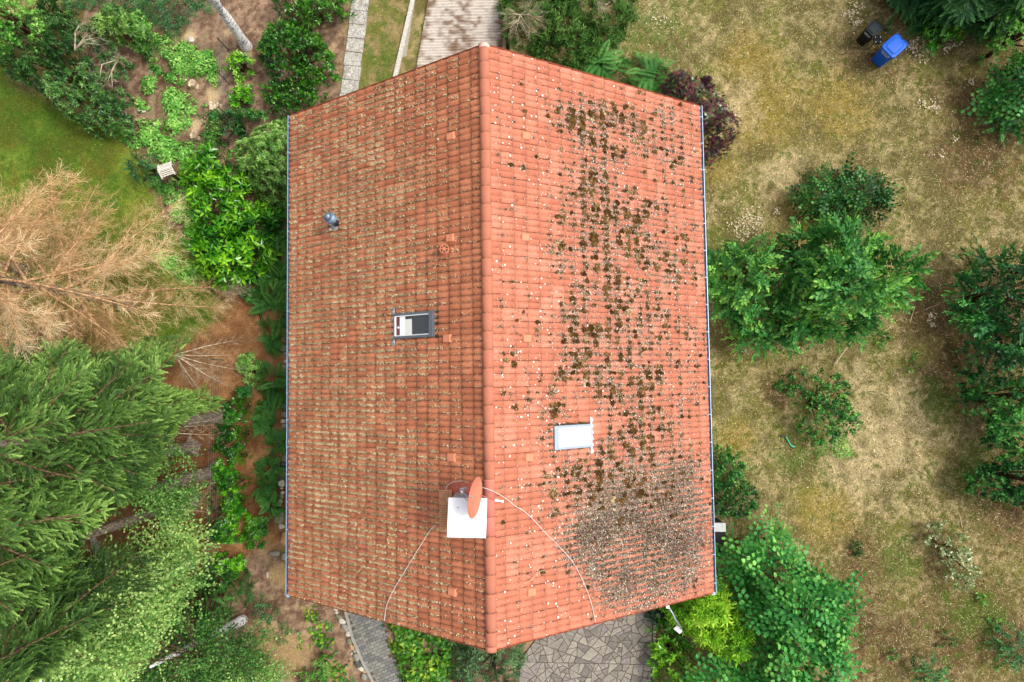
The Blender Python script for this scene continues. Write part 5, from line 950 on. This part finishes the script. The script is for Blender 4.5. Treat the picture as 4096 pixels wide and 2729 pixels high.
# bare grey lower branches of the spruces
def bare(base, h, tips, label, n=40, name='bare_branches'):
    pass
def twigfan(parent_pt, tips, label, seed, mat=None, r=.014, nt_=9):
    """dead lower boughs: a few curved limbs, each with fine side twigs"""
    g = np.random.RandomState(seed); loc = U(*parent_pt[:2], parent_pt[2]); mb = MB(); OO, XX_ = [], []
    for (px, py, z) in tips:
        e_ = U(px, py, z)-loc; md = e_*.5+[0,0,.12*np.linalg.norm(e_)]+g.randn(3)*.06; pts = [(0,0,0), md*.55, md, (md+e_)/2+[0,0,.02], e_]; mb.tube(pts, [r*1.6, r*1.3, r, r*.6, r*.25], 5, cap=False); Q = pline(pts, nt_)
        for i in range(2, nt_):
            for s_ in (-1,1): OO.append(Q[i]); t_ = Q[i]-Q[i-1]; sdv = np.cross(t_, [0,0,1]); XX_.append(t_/np.linalg.norm(t_)*1.1+s_*sdv/np.linalg.norm(sdv)*(.5+.5*g.rand()))
    O = np.array(OO); X = np.array(XX_); X /= np.linalg.norm(X,axis=1)[:,None]; Z = np.tile([0,0,1.],(len(O),1))+g.randn(len(O),3)*.3; Fr = frames(Z-(Z*X).sum(1)[:,None]*X, g, X)
    root = empty('dead_branches', loc, label, 'branches'); v, f, r_ = scatter('twigs', O, Fr, np.full(len(O), .55), .45+g.randn(len(O))*.15, g); mk('twigs', v, [f], M['greytw'], root, attr={'rnd': r_}); mb.build('limbs', GREYB, root, smooth=True)
twigfan((700,1420,2.6), [(950,1360,1.6),(930,1420,1.5),(950,1480,1.4),(900,1540,1.4),(850,1520,1.5),(820,1580,1.3),(780,1560,1.5)], 'fan of bare grey dead twigs above the sandy strip', 3)
twigfan((540,1730,3.4), [(860,1740,2.0),(840,1700,2.2),(800,1660,2.2),(700,1760,2.2),(860,1680,2.0)], 'bare pale dead twigs above the flared trunk', 4)
twigfan((640,2000,3.4), [(830,1960,2.2),(820,2000,2.0),(800,1920,2.2),(830,2050,1.6),(760,2060,2.0),(740,1900,2.4)], 'bare white dead twigs in front of the thick trunk', 5)
twigfan((880,1150,.6), [(930,1130,1.1),(960,1140,1.0),(980,1160,.9),(930,1180,.9)], 'small bleached dead twigs just below the cherry laurel', 6)
twigfan((2080,60,.9), [(2040,110,1.2),(2060,140,1.1),(2120,120,1.2),(2030,60,1.2),(2150,40,1.2),(2100,20,1.2),(2170,90,1.1)], 'bleached dead twigs sticking out of the juniper by the driveway', 7)
twigfan((2440,10,.9), [(2400,0,1.2),(2420,30,1.2),(2460,-10,1.2)], 'bleached dead twigs at the top right of the juniper', 8)
twigfan((300,200,2.3), [(360,130,2.6),(400,180,2.6),(330,90,2.6),(390,150,2.7)], 'bare grey branches sticking up through the huge rhododendron', 9, r=.02, nt_=5)
twigfan((470,240,1.0), [(430,330,1.9),(450,350,1.8),(400,310,2.0),(480,235,1.7)], 'bare forked branch at the right side of the huge rhododendron', 10, r=.02, nt_=5)
# birches
def birch(name, label, base, H, r0, lean, crown, zlo, h, dens, boughs, rb=0., scale=1.0, lb2=None):
    o = shrub(name, label, 'tree', crown, h, 'birch', M['birch'], dens=dens*3.6, scale=scale*1.05, zlo=zlo, zref=(zlo+h)*.5, lump=1.3, lsize=.8, edge=.5, gap=.38, deep=.35, base=base, stem=BARKB, sr=.012, rb=rb+.10, child='crown')
    b0 = U(*base, 0); mb = MB(); top = np.array(lean); P = [np.array([0,0,-.1])]+[top*u**1.1+np.array([0,0,0]) for u in (.05,.2,.4,.6,.8,1.)]; mb.tube(P, [r0*1.3,r0*1.15,r0,r0*.85,r0*.7,r0*.5,r0*.25], 12)
    k = mb.build('main_stem', BIRCH, o, smooth=True)
    for bo in boughs:
        Q = np.array([U(px,py,z)-b0 for px,py,z in bo]); mb = MB(); mb.tube(pline(Q, 10), np.linspace(.034,.010,10), 8); mb.build('bough', BIRCH, o, smooth=True)
    return o
B0 = U(970,2480,0)
tip1 = U(600,2668,3.7)-B0
birch('birch_tree', 'large birch at the bottom left with a white and black trunk rising from the soil', (970,2480), 9, .15, tip1, [(-100,2400),(160,2380),(330,2240),(420,2160),(520,2100),(640,2080),(680,2180),(650,2260),(720,2290),(780,2260),(800,2330),(790,2400),(740,2450),(640,2500),(560,2620),(480,2800),(-100,2850)], 3.6, 7.6, 70, [[(160,2800,6.5),(165,2650,6.6),(180,2580,6.7),(240,2450,6.8)],[(180,2580,6.7),(280,2540,6.8)]], rb=.12, scale=1.35)
birch('birch_tree', 'birch crown with yellowing leaves over the trunks on the left', (420,2330), 9, .12, U(330,2000,6.0)-U(420,2330,0), [(290,2040),(340,1960),(420,1880),(470,1850),(560,1830),(660,1820),(690,1900),(700,1990),(690,2060),(620,2080),(500,2090),(400,2080),(320,2120)], 3.8, 6.6, 66, [[(60,2210,6.2),(110,2150,6.2),(190,2070,6.2),(310,2020,6.2)],[(0,2215,5.6),(60,2190,6.0),(90,2130,6.1)],[(370,2010,5.8),(430,1990,5.9),(500,1960,5.9)]], rb=.0, scale=1.2)
birch('birch_tree', 'darker lower birch crown filling the bottom left under the bright one', (330,2760), 7, .1, (.4,.3,4.0), [(0,2500),(300,2450),(560,2500),(700,2560),(900,2560),(960,2620),(940,2850),(0,2850)], 1.8, 4.6, 66, [], rb=-.16, scale=1.25)
birch('birch_tree', 'small light green birch at the bottom edge left of the small rhododendron', (1040,2760), 4, .05, (0.1,0,2.4), [(660,2729),(760,2690),(900,2640),(960,2600),(1040,2600),(1110,2660),(1130,2750),(1100,2850),(640,2850)], .8, 2.9, 72, [], rb=.08, scale=1.1)
# birch trunk at the top
bp0, bp1 = U(985,185,0), U(800,-60,3.6); mb = MB(); v = bp1-bp0; mb.tube([(0,0,-.1),(0,0,.05),*[v*u+np.array([.0,0,.0])+[0,.10*math.sin(u*3.1),0] for u in (.12,.3,.5,.7,1.)], v*2.0], [.24,.20,.165,.155,.15,.14,.13,.10], 16)
r_ = empty('birch_tree', bp0, 'white birch trunk with black bark marks crossing the top edge', 'tree'); mb.build('trunk', BIRCH, r_, smooth=True)
c0 = bp0+v*2.0; g = np.random.RandomState(4); n = 500; O = g.randn(n,3)*[1.2,1.2,1.0]+v*2.0+[-.4,1.6,.8]; ok_ = PX(O+bp0)[:,1] < -60; O = O[ok_]; Fr = frames(np.tile([0,0,1.],(len(O),1))+g.randn(len(O),3)*.4, g); vv, ff, rr_ = scatter('birch', O, Fr, np.full(len(O),1.2), .5+g.randn(len(O))*.1, g); mk('crown', vv, [ff], M['birch'], r_, attr={'rnd': rr_})
# ---------------------------------------------------------------- stones, stumps
def rockmesh(name, px, py, rx, ry, colr, label, cat='boulder', hgt=.75, ang=0., group=None, seed=0, z0=0., bump=.18):
    g = np.random.RandomState(seed+500); c = U(px, py, .05); sx, sy = rx/F_PX*CAMZ, ry/F_PX*CAMZ; nu, nv_ = 16, 9; V = []
    ph = g.rand(6)*6.28
    for j in range(nv_):
        e_ = -math.pi/2+math.pi*j/(nv_-1)
        for i in range(nu):
            a_ = 6.283*i/nu; d = np.array([math.cos(a_)*math.cos(e_), math.sin(a_)*math.cos(e_), math.sin(e_)]); k = 1+bump*(.5*math.sin(2*a_+ph[0]+e_)+.3*math.sin(3*a_+ph[1])*math.cos(e_)+.35*math.sin(2.3*e_+ph[2]+a_)+.25*math.sin(5*a_+ph[3]+2*e_)); d = np.sign(d)*np.abs(d)**.82
            x, y, z = d*k*np.array([sx, sy, min(sx,sy)*hgt]); V.append([x*math.cos(ang)-y*math.sin(ang), x*math.sin(ang)+y*math.cos(ang), z])
    i = (np.arange(nv_-1)[:,None]*nu+np.arange(nu)[None]).ravel(); j = (np.arange(nv_-1)[:,None]*nu+(np.arange(nu)[None]+1)%nu).ravel(); f = np.stack([i,j,j+nu,i+nu],1)
    o = mk(name, np.array(V), [f], colr, smooth=True); o.location = (c[0], c[1], z0+min(sx,sy)*hgt*.45); tagp(o, label, cat, group); return o
def rmat_(n, c, v=.35): return plain(n, tuple(x for x in lin(*c,.78)), .9, .15, var=v, scale=9, bump=.4, detail=8)
RK = {'grey': rmat_('grey_granite', (150,145,132)), 'pale': rmat_('pale_granite', (205,198,182), .2), 'dark': rmat_('dark_stone', (88,88,86)), 'brown': rmat_('brown_granite', (142,112,84)), 'olive': rmat_('lichen_grey_stone', (128,128,102)), 'buff': rmat_('buff_sandstone', (190,150,112))}
col1 = [(1140,1215,11,14,'grey'),(1138,1242,10,12,'pale'),(1140,1264,12,11,'grey'),(1141,1289,12,16,'olive'),(1136,1358,14,14,'brown'),(1133,1394,17,14,'olive'),(1139,1417,13,8,'grey'),(1143,1445,9,6,'pale'),(1135,1468,12,8,'grey'),(1135,1492,14,17,'olive'),(1135,1519,10,7,'pale'),(1133,1538,9,7,'pale'),(1141,1557,10,10,'dark'),(1139,1592,10,8,'brown'),(1139,1606,10,7,'brown'),(1136,1624,12,10,'grey'),(1138,1640,10,5,'brown'),(1137,1657,11,12,'grey'),(1133,1685,10,9,'pale'),(1137,1714,13,18,'grey'),(1136,1742,10,8,'dark'),(1135,1760,11,9,'olive'),(1133,1782,11,11,'olive'),(1134,1805,11,10,'brown'),(1137,1831,13,15,'olive'),(1133,1857,14,10,'dark'),(1135,1876,9,7,'dark'),(1132,1895,12,10,'brown'),(1126,1911,12,10,'dark'),(1127,1935,13,15,'pale'),(1125,1954,7,4,'pale'),(1129,1972,9,6,'pale'),(1126,1985,9,8,'grey'),(1120,2005,9,9,'pale'),(1115,2021,10,7,'pale'),(1120,2036,11,7,'brown'),(1119,2071,18,27,'olive'),(1127,2106,12,11,'pale'),(1139,2150,15,30,'buff')]
col2 = [(1341,2439,10,5,'pale'),(1345,2452,7,6,'pale'),(1355,2467,14,9,'olive'),(1369,2487,16,10,'pale'),(1379,2511,16,13,'grey'),(1392,2537,12,10,'pale'),(1398,2567,14,11,'olive'),(1406,2590,11,10,'buff'),(1418,2604,9,9,'grey'),(1406,2617,5,5,'pale'),(1426,2630,15,14,'grey'),(1431,2657,16,13,'dark'),(1442,2675,15,8,'pale'),(1454,2686,11,6,'buff'),(1457,2707,13,12,'grey')]
ORD = ['first','second','third','fourth','fifth','sixth','seventh','eighth','ninth','tenth','eleventh','twelfth','thirteenth','fourteenth','fifteenth','sixteenth','seventeenth','eighteenth','nineteenth','twentieth']
CN = {'grey':'grey','pale':'pale','dark':'dark','brown':'brown','olive':'greenish grey','buff':'buff coloured'}
def ordn(k): return ORD[k] if k < 20 else ('twenty-'+ORD[k-20] if k < 29 else ('thirtieth' if k == 29 else 'thirty-'+ORD[k-30]))
cnt = {}
for k, (px, py, rx, ry, c) in enumerate(col1):
    cnt[c] = cnt.get(c,0)+1; sz_ = 'large' if max(rx,ry) > 15 else ('small' if max(rx,ry) < 9 else 'medium')
    lb = f'{sz_} {CN[c]} stone, {ordn(k)} from the top in the row along the left gutter'
    if k == 36: lb = 'largest oval greenish grey boulder near the lower end of the left gutter row'
    rockmesh('boulder', px, py, rx, ry, RK[c], lb, seed=k, group='stones in a row along the left gutter', ang=.3*math.sin(k*3.1))
for k, (px, py, rx, ry, c) in enumerate(col2):
    rockmesh('boulder', px, py, rx, ry, RK[c], f'{CN[c]} stone, {ordn(k)} from the roof edge in the row beside the brick path', seed=k+60, group='stones in a row beside the brick path', ang=-.5)
for k, (px, py, rx, ry, c, lb) in enumerate([(565,438,20,11,'pale','long white stone lying on soil under the huge rhododendron'),(762,157,14,12,'pale','pale stone on soil among weeds below the ivy'),(602,284,7,4,'pale','tiny white stone on bare soil right of the rhododendron'),(1098,2215,20,10,'grey','flat grey stone by the lower left gutter end'),(1136,2228,12,16,'grey','flat grey stone touching the gutter at its lower end'),(1068,2302,4,12,'pale','narrow white stone standing on soil near the lower left roof corner'),(2870,1215,7,8,'pale','small white stone in the grass below the smaller cherry tree')]):
    rockmesh('stone', px, py, rx, ry, RK[c], lb, 'stone', seed=k+90, hgt=.5, ang=-.4 if k == 0 else 0)
STW = bark('cut_wood', lin(160,135,105,.8), lin(225,205,175,.85), 10, 10)
for px, py, r, h, lb, lg in [(776,342,.13,.18,'pale tree stump in the middle of the weed patch',None),(862,430,.17,.22,'pale cut stump beside the wire fence',(885,480)),(782,545,.14,.15,'weathered stump with a short root in the lower weeds',(820,540))]:
    c = U(px, py, 0); rt_ = empty('tree_stump', c, lb, 'stump'); mb = MB(); g = np.random.RandomState(int(px)); n = 14; V = []
    pr_ = [(1.35,-.05),(1.15,.05),(1.0,h),(.9,h+.01),(.02,h-.01)]
    for rr_, z in pr_:
        for k in range(n): a_ = 6.283*k/n; q = r*rr_*(1+.16*math.sin(3*a_+px)+.1*math.sin(5*a_)); V.append([q*math.cos(a_), q*math.sin(a_), z])
    mb.add(V, [(i*n+k, i*n+(k+1)%n, (i+1)*n+(k+1)%n, (i+1)*n+k) for i in range(4) for k in range(n)]); mb.build('stump_body', STW, rt_)
    if lg is not None: e_ = U(*lg, .03)-c; mb = MB(); mb.tube([e_*.25+[0,0,.05], e_*.6+[.02,0,.04], e_], [.05,.04,.02], 7); mb.build('root', BARKB, rt_, smooth=True)
# ---------------------------------------------------------------- wheeled bins and stool
def axes(front_px):   # world directions from a picture direction
    d = np.array([front_px[0], -front_px[1]], float); d /= np.hypot(*d); fr = np.array([d[0], d[1], 0]); rt_ = np.array([-d[1], d[0], 0]); return fr, rt_
def bin_(lid_px, z, w, dp, H, mat, matl, label, txt, fdir, wheel=.10):
    c = U(*lid_px, z); c[2] = 0; fr, rt_ = axes(fdir); Mx = np.stack([rt_, -fr, [0,0,1]],1)   # local x = right seen from the front, y = back
    root = empty('wheeled_bin', c, label, 'wheelie bin'); A = lambda mb, prof_: [mb.add([Mx@np.array(v) for v in vs], fs) for vs, fs in prof_]
    mb = MB(); S = []
    for z_, ww, d0, d1 in ((.03,w*.74,-dp*.30,dp*.34),(.06,w*.78,-dp*.32,dp*.36),(H*.9,w*.93,-dp*.45,dp*.42),(H*.9,w*.98,-dp*.48,dp*.45),(H*.955,w*.98,-dp*.48,dp*.45)):
        c_ = .035; S.append([[-ww/2+c_,d0,z_],[ww/2-c_,d0,z_],[ww/2,d0+c_,z_],[ww/2,d1-c_,z_],[ww/2-c_,d1,z_],[-ww/2+c_,d1,z_],[-ww/2,d1-c_,z_],[-ww/2,d0+c_,z_]])
    V = [Mx@np.array(v) for r in S for v in r]; mb.add(V, [(i*8+k, i*8+(k+1)%8, (i+1)*8+(k+1)%8, (i+1)*8+k) for i in range(4) for k in range(8)]+[tuple(range(8))[::-1]]); mb.build('body', mat, root, bevel=.006)
    mb = MB(); S = []; c_ = .07
    for z_, k_ in ((H*.945,1.03),(H*.965,1.04),(H*.985,1.0),(H*1.0,.80),(H*1.0,.74),(H*1.025,.66),(H*1.03,.30)):
        ww, d0, d1 = w*k_, -dp*.5*k_-.01, dp*.5*k_*.97; cc2 = c_*k_; S.append([[-ww/2+cc2,d0,z_],[ww/2-cc2,d0,z_],[ww/2,d0+cc2,z_],[ww/2,d1-cc2,z_],[ww/2-cc2,d1,z_],[-ww/2+cc2,d1,z_],[-ww/2,d1-cc2,z_],[-ww/2,d0+cc2,z_]])
    V = [Mx@np.array(v) for r in S for v in r]; ns = len(S); mb.add(V, [(i*8+k, i*8+(k+1)%8, (i+1)*8+(k+1)%8, (i+1)*8+k) for i in range(ns-1) for k in range(8)]+[tuple((ns-1)*8+k for k in range(8))]); lid = mb.build('lid', matl, root, bevel=.004)
    mb = MB(); mb.box(Mx@np.array([0,-dp*.36,H*1.015]), (w*.62,.03,.012), Mx); mb.build('lid_rib', matl, lid)
    for sx in (-1,1):
        mb = MB(); x0 = sx*w*.27; wd_ = w*.36; mb.tube([Mx@np.array(q) for q in ([x0-wd_/2,dp*.44,H*.95],[x0-wd_/2,dp*.56,H*.95],[x0+wd_/2,dp*.56,H*.95],[x0+wd_/2,dp*.44,H*.95])], .014, 8); mb.tube([Mx@np.array(q) for q in ([x0,dp*.42,H*.955],[x0,dp*.56,H*.955])], .016, 6); mb.build('handle', matl, root)
        mb = MB(); wx = sx*w*.40; mb.tube([Mx@np.array([wx-.022,dp*.40,wheel]), Mx@np.array([wx+.022,dp*.40,wheel])], wheel, 20); wh = mb.build('wheel', plain('black_rubber', (.015,.015,.016), .7), root, bevel=.006); 
        mb = MB(); mb.tube([Mx@np.array([wx-.026,dp*.40,wheel]), Mx@np.array([wx+.026,dp*.40,wheel])], wheel*.45, 12); mb.build('hub', plain('dark_plastic', (.05,.05,.055), .5), wh)
    for k, line in enumerate(txt):
        cu = bpy.data.curves.new('lettering', 'FONT'); cu.body = line; cu.size = w*.17; cu.align_x = 'CENTER'; cu.extrude = .0015; to = bpy.data.objects.new('t', cu); COL.objects.link(to)
        bpy.context.view_layer.update(); me = bpy.data.meshes.new_from_object(to); bpy.data.objects.remove(to); me.materials.clear(); me.materials.append(white); t_o = bpy.data.objects.new('lettering', me); COL.objects.link(t_o); t_o.parent = root
        # on the sloping front face: up axis leans outwards
        z_ = H*.9-.10-k*w*.17*1.0; u_ = (z_-.06)/(H*.9-.06); yf = -dp*(.32+.13*u_)-.004; up = np.array([0, -dp*.13/(H*.9-.06), 1.]); up /= np.linalg.norm(up); nrm = np.cross([1,0,0], up); Ml = np.stack([[1,0,0], up, nrm],1); MM = Mx@Ml; mw = np.eye(4); mw[:3,:3] = MM; mw[:3,3] = Mx@np.array([0,yf,z_]); t_o.matrix_local = Matrix(mw.tolist())
    return root
bp_ = plain('blue_plastic', lin(4,92,205,.8), .5, .3, var=.05, scale=30); bk_ = plain('black_plastic', (.008,.009,.011), .7, .2, var=.1, scale=30); bl_ = plain('dark_lid_plastic', lin(18,34,42,.6), .6, .25, var=.1, scale=30)
FD = (-62,54)
bin_((3581,182), 1.05, .56, .66, 1.05, bp_, bp_, 'large blue wheelie bin with a white inscription on the right lawn', ['Landkreis','Gifhorn'], FD)
bin_((3498,112), .92, .41, .44, .92, bk_, bl_, 'smaller black wheelie bin with a dark lid beside the blue one', ['Landkreis','Gifhorn'], FD, wheel=.085)
sc0 = U(3512,159,.48); sc0[2] = 0; st = empty('stool', sc0, 'small round black stool with four white dots between the two bins', 'stool'); mb = MB(); mb.lathe([(.01,.445),(.14,.445),(.155,.455),(.155,.475),(.145,.485),(.01,.487)], 28); mb.build('seat', bk_, st, smooth=False)
for k in range(4):
    a_ = k*1.571+.75; mb = MB(); q = np.array([math.cos(a_), math.sin(a_), 0]); mb.tube([q*.115+[0,0,.45], q*.19], .011, 8); mb.build('leg', bk_, st); mb = MB(); mb.tube([q*.115+[0,0,.486], q*.115+[0,0,.492]], .014, 10); mb.build('stud', white, st)
# ---------------------------------------------------------------- bird table, fences, lamp, cellar wall, hose
c = U(748,728,0); bt = empty('bird_table', c, 'bird table with a white slatted roof on a thick leaning trunk', 'bird table'); tp = U(678,686,1.15)-c
mb = MB(); mb.tube([(0,0,-.1),(0,0,.03),tp*.35,tp*.7,tp*.98], [.17,.15,.12,.11,.10], 12); mb.build('post', BARKB, bt, smooth=True)
a_ = math.radians(18); Mb = np.array([[math.cos(a_),-math.sin(a_),0],[math.sin(a_),math.cos(a_),0],[0,0,1]]); wp = plain('peeling_white_paint', lin(215,208,195,.85), .85, .15, var=.3, scale=20)
mb = MB(); mb.box(tp+[0,0,.0],(.40,.32,.03),Mb); mb.build('floor', plain('old_board', lin(120,95,70,.8), .9, .1, var=.3), bt)
for sx in (-1,1):
    for sy in (-1,1): mb = MB(); mb.box(tp+Mb@np.array([sx*.2,sy*.14,.10]),(.03,.03,.18),Mb); mb.build('corner_post', wp, bt)
for sy in (-1,1):
    mb = MB(); R1 = Mb@np.array([[1,0,0],[0,math.cos(-sy*.45),-math.sin(-sy*.45)],[0,math.sin(-sy*.45),math.cos(-sy*.45)]])
    for k in range(4): mb.box(tp+Mb@np.array([0,sy*(.03+.052*k),.275-.024*k]),(.42,.038,.014),R1)
    for sx in (-1,1): mb.box(tp+Mb@np.array([sx*.225,sy*.11,.245]),(.035,.30,.022),R1)
    mb.build('roof_slope', wp, bt)
mb = MB(); mb.box(tp+[0,0,.30],(.46,.045,.02),Mb); mb.build('ridge_board', wp, bt)
wire = plain('fence_wire', lin(150,155,155,.7), .5, .4, .5, var=.2); gpost = plain('green_post', lin(50,75,60,.7), .6, .3, var=.2)
def fence(a_, b_, H, npst, label):
    A, B = U(*a_), U(*b_); A[2] = B[2] = 0; r = empty('wire_fence', A, label, 'fence'); d = B-A
    for k in range(npst): mb = MB(); p = d*k/(npst-1); mb.tube([p+[0,0,-.1], p+[0,0,H+.06]], .018, 8); mb.build('post', gpost, r)
    mb = MB(); L = np.linalg.norm(d)
    for k in range(6): mb.tube([[0,0,.08+(H-.08)*k/5], d+[0,0,.08+(H-.08)*k/5]], .0035, 4)
    for k in range(int(L/.25)): p = d*k*.25/L; mb.tube([p+[0,0,.05], p+[0,0,H]], .002, 3)
    mb.build('wire_mesh', wire, r)
fence((912,-60),(920,470), .85, 5, 'wire mesh fence running from the birch trunk down to the shrubs')
fence((893,1440),(872,2330), .9, 6, 'wire mesh fence between spruce trunks and the glossy shrub row')
# flood lamp on the lower gable verge
s_, y_ = UR(2668,2420,1,.0); lz = ZR-s_*SP-.1; l0 = U(2670,2424,lz); fl_ = empty('floodlight', l0, 'grey arm with a flat white floodlight sticking out from the lower gable edge', 'lamp'); e1 = U(2700,2475,lz-.05)-l0; e2 = U(2727,2518,lz-.15)-l0
mb = MB(); mb.box((0,.0,0),(.08,.10,.10)); mb.build('wall_bracket', white, fl_); mb = MB(); mb.tube([(0,0,0), e1*.6+[.02,0,.0], e1, e2], [.026,.024,.024,.024], 10); mb.build('arm', gal, fl_, smooth=True)
hc = U(2712,2518,lz-.28)-l0; an = math.radians(-40); Mh = np.array([[math.cos(an),-math.sin(an),0],[math.sin(an),math.cos(an),0],[0,0,1]])@np.array([[1,0,0],[0,.85,-.52],[0,.52,.85]]); mb = MB(); mb.frus((0,0,-.05),(.16,.08),(0,0,.04),(.21,.11)); 
for v in range(len(mb.V)): mb.V[v] = list(hc+Mh@np.array(mb.V[v]))
mb.build('lamp_head', white, fl_, bevel=.006); mb = MB(); mb.tube([hc+[.02,.03,.04], e2], .012, 6); mb.build('hinge', gal, fl_)
q0 = U(2825,2108,.9); q1 = U(2899,2109,.9); wall('cellar_wall', q0, q1, .22, 0, .9, 'low cellar stair wall with a pale two piece coping at the right gutter', plain('dark_rendered_wall', lin(70,68,66,.7), .9, .1, var=.2), cap=plain('pale_coping', lin(190,192,188,.8), .85, .2, var=.15, scale=12))
mb = MB(); a0, a1 = U(2850,2122,.35), U(2908,2235,.35); mb.box(((a0[0]+a1[0])/2,(a0[1]+a1[1])/2,.17),(a1[0]-a0[0],a0[1]-a1[1],.36)); o = mb.build('cellar_cover', plain('black_bitumen', lin(52,50,50,.7), .85, .2, var=.3, scale=20), loc=((a0[0]+a1[0])/2,(a0[1]+a1[1])/2,0), bevel=.01); tagp(o, 'flat black cover beside the right gutter below the pale coping', 'cellar cover')
def ground_tube(name, pts, r, mat, label, cat):
    P = np.array([U(x,y,z) for x,y,z in pts]); mb = MB(); mb.tube(pline(P, 24), r, 8); o = mb.build(name, mat, loc=P[0], smooth=True); tagp(o, label, cat); return o
c = U(3142,1746,.05); hr = empty('garden_hose', c, 'short mint green garden hose end with a dark nozzle in the grass', 'hose'); P = np.array([U(x,y,.04)-c for x,y in ((3142,1746),(3150,1757),(3156,1770),(3164,1782),(3172,1787),(3180,1787))]); mb = MB(); mb.tube(pline(P,20), .022, 8); mb.build('hose_pipe', plain('mint_green_rubber', lin(60,200,150,.8), .45, .4), hr, smooth=True)
mb = MB(); p1 = U(3124,1744,.06)-c; mb.tube([(0,0,.0),p1*.5,p1], [.026,.02,.035], 8); mb.build('nozzle', plain('nozzle_plastic', lin(60,75,85,.7), .5), hr)
for pts, r, lb in [([(3412,1352,.3),(3385,1395,.2),(3335,1462,.03)],.022,'pale dead stalk leaning over the lawn above the young tree'),([(3660,1225,.03),(3640,1290,.06)],.012,'thin pale stick on the brown part of the lawn'),([(3840,2065,.03),(3848,2110,.03)],.010,'thin pale stick above the variegated shrub'),([(3250,860,.03),(3215,880,.02)],.010,'little dry stick in the grass left of the dark bushy shrub'),([(3695,1240,.03),(3760,1215,.03)],.008,'fine dry stick pointing to the right hedge')]:
    ground_tube('stick', pts, r, tw, lb, 'stick')
g = np.random.RandomState(91); X_, Y_ = [], []
for px, py, r, n in [(3650,190,25,60),(3690,215,30,60),(3790,190,22,50),(3815,170,20,40),(3880,330,16,26),(3890,400,12,16),(3690,420,20,30),(3740,430,18,26),(3725,1270,14,24),(3730,1300,10,16),(3010,880,45,90),(2960,910,40,70),(3105,845,12,20),(3400,60,18,30),(3425,95,20,50),(3430,30,25,30),(2980,1405,10,12),(3820,560,14,14),(3760,620,14,10),(2650,90,50,40)]:
    c = U(px,py); X_.append(c[0]+g.randn(n)*r/F_PX*CAMZ*.7); Y_.append(c[1]+g.randn(n)*r/F_PX*CAMZ*.7)
x, y = np.concatenate(X_), np.concatenate(Y_); chips('dry_leaves', x, y, gz(x,y)+.05+g.rand(len(x))*.06, .05+.05*g.rand(len(x)), g, .85+g.randn(len(x))*.12, 'clusters of bleached dry leaves dotted over the right lawn', 'dry leaves', flat=.5)
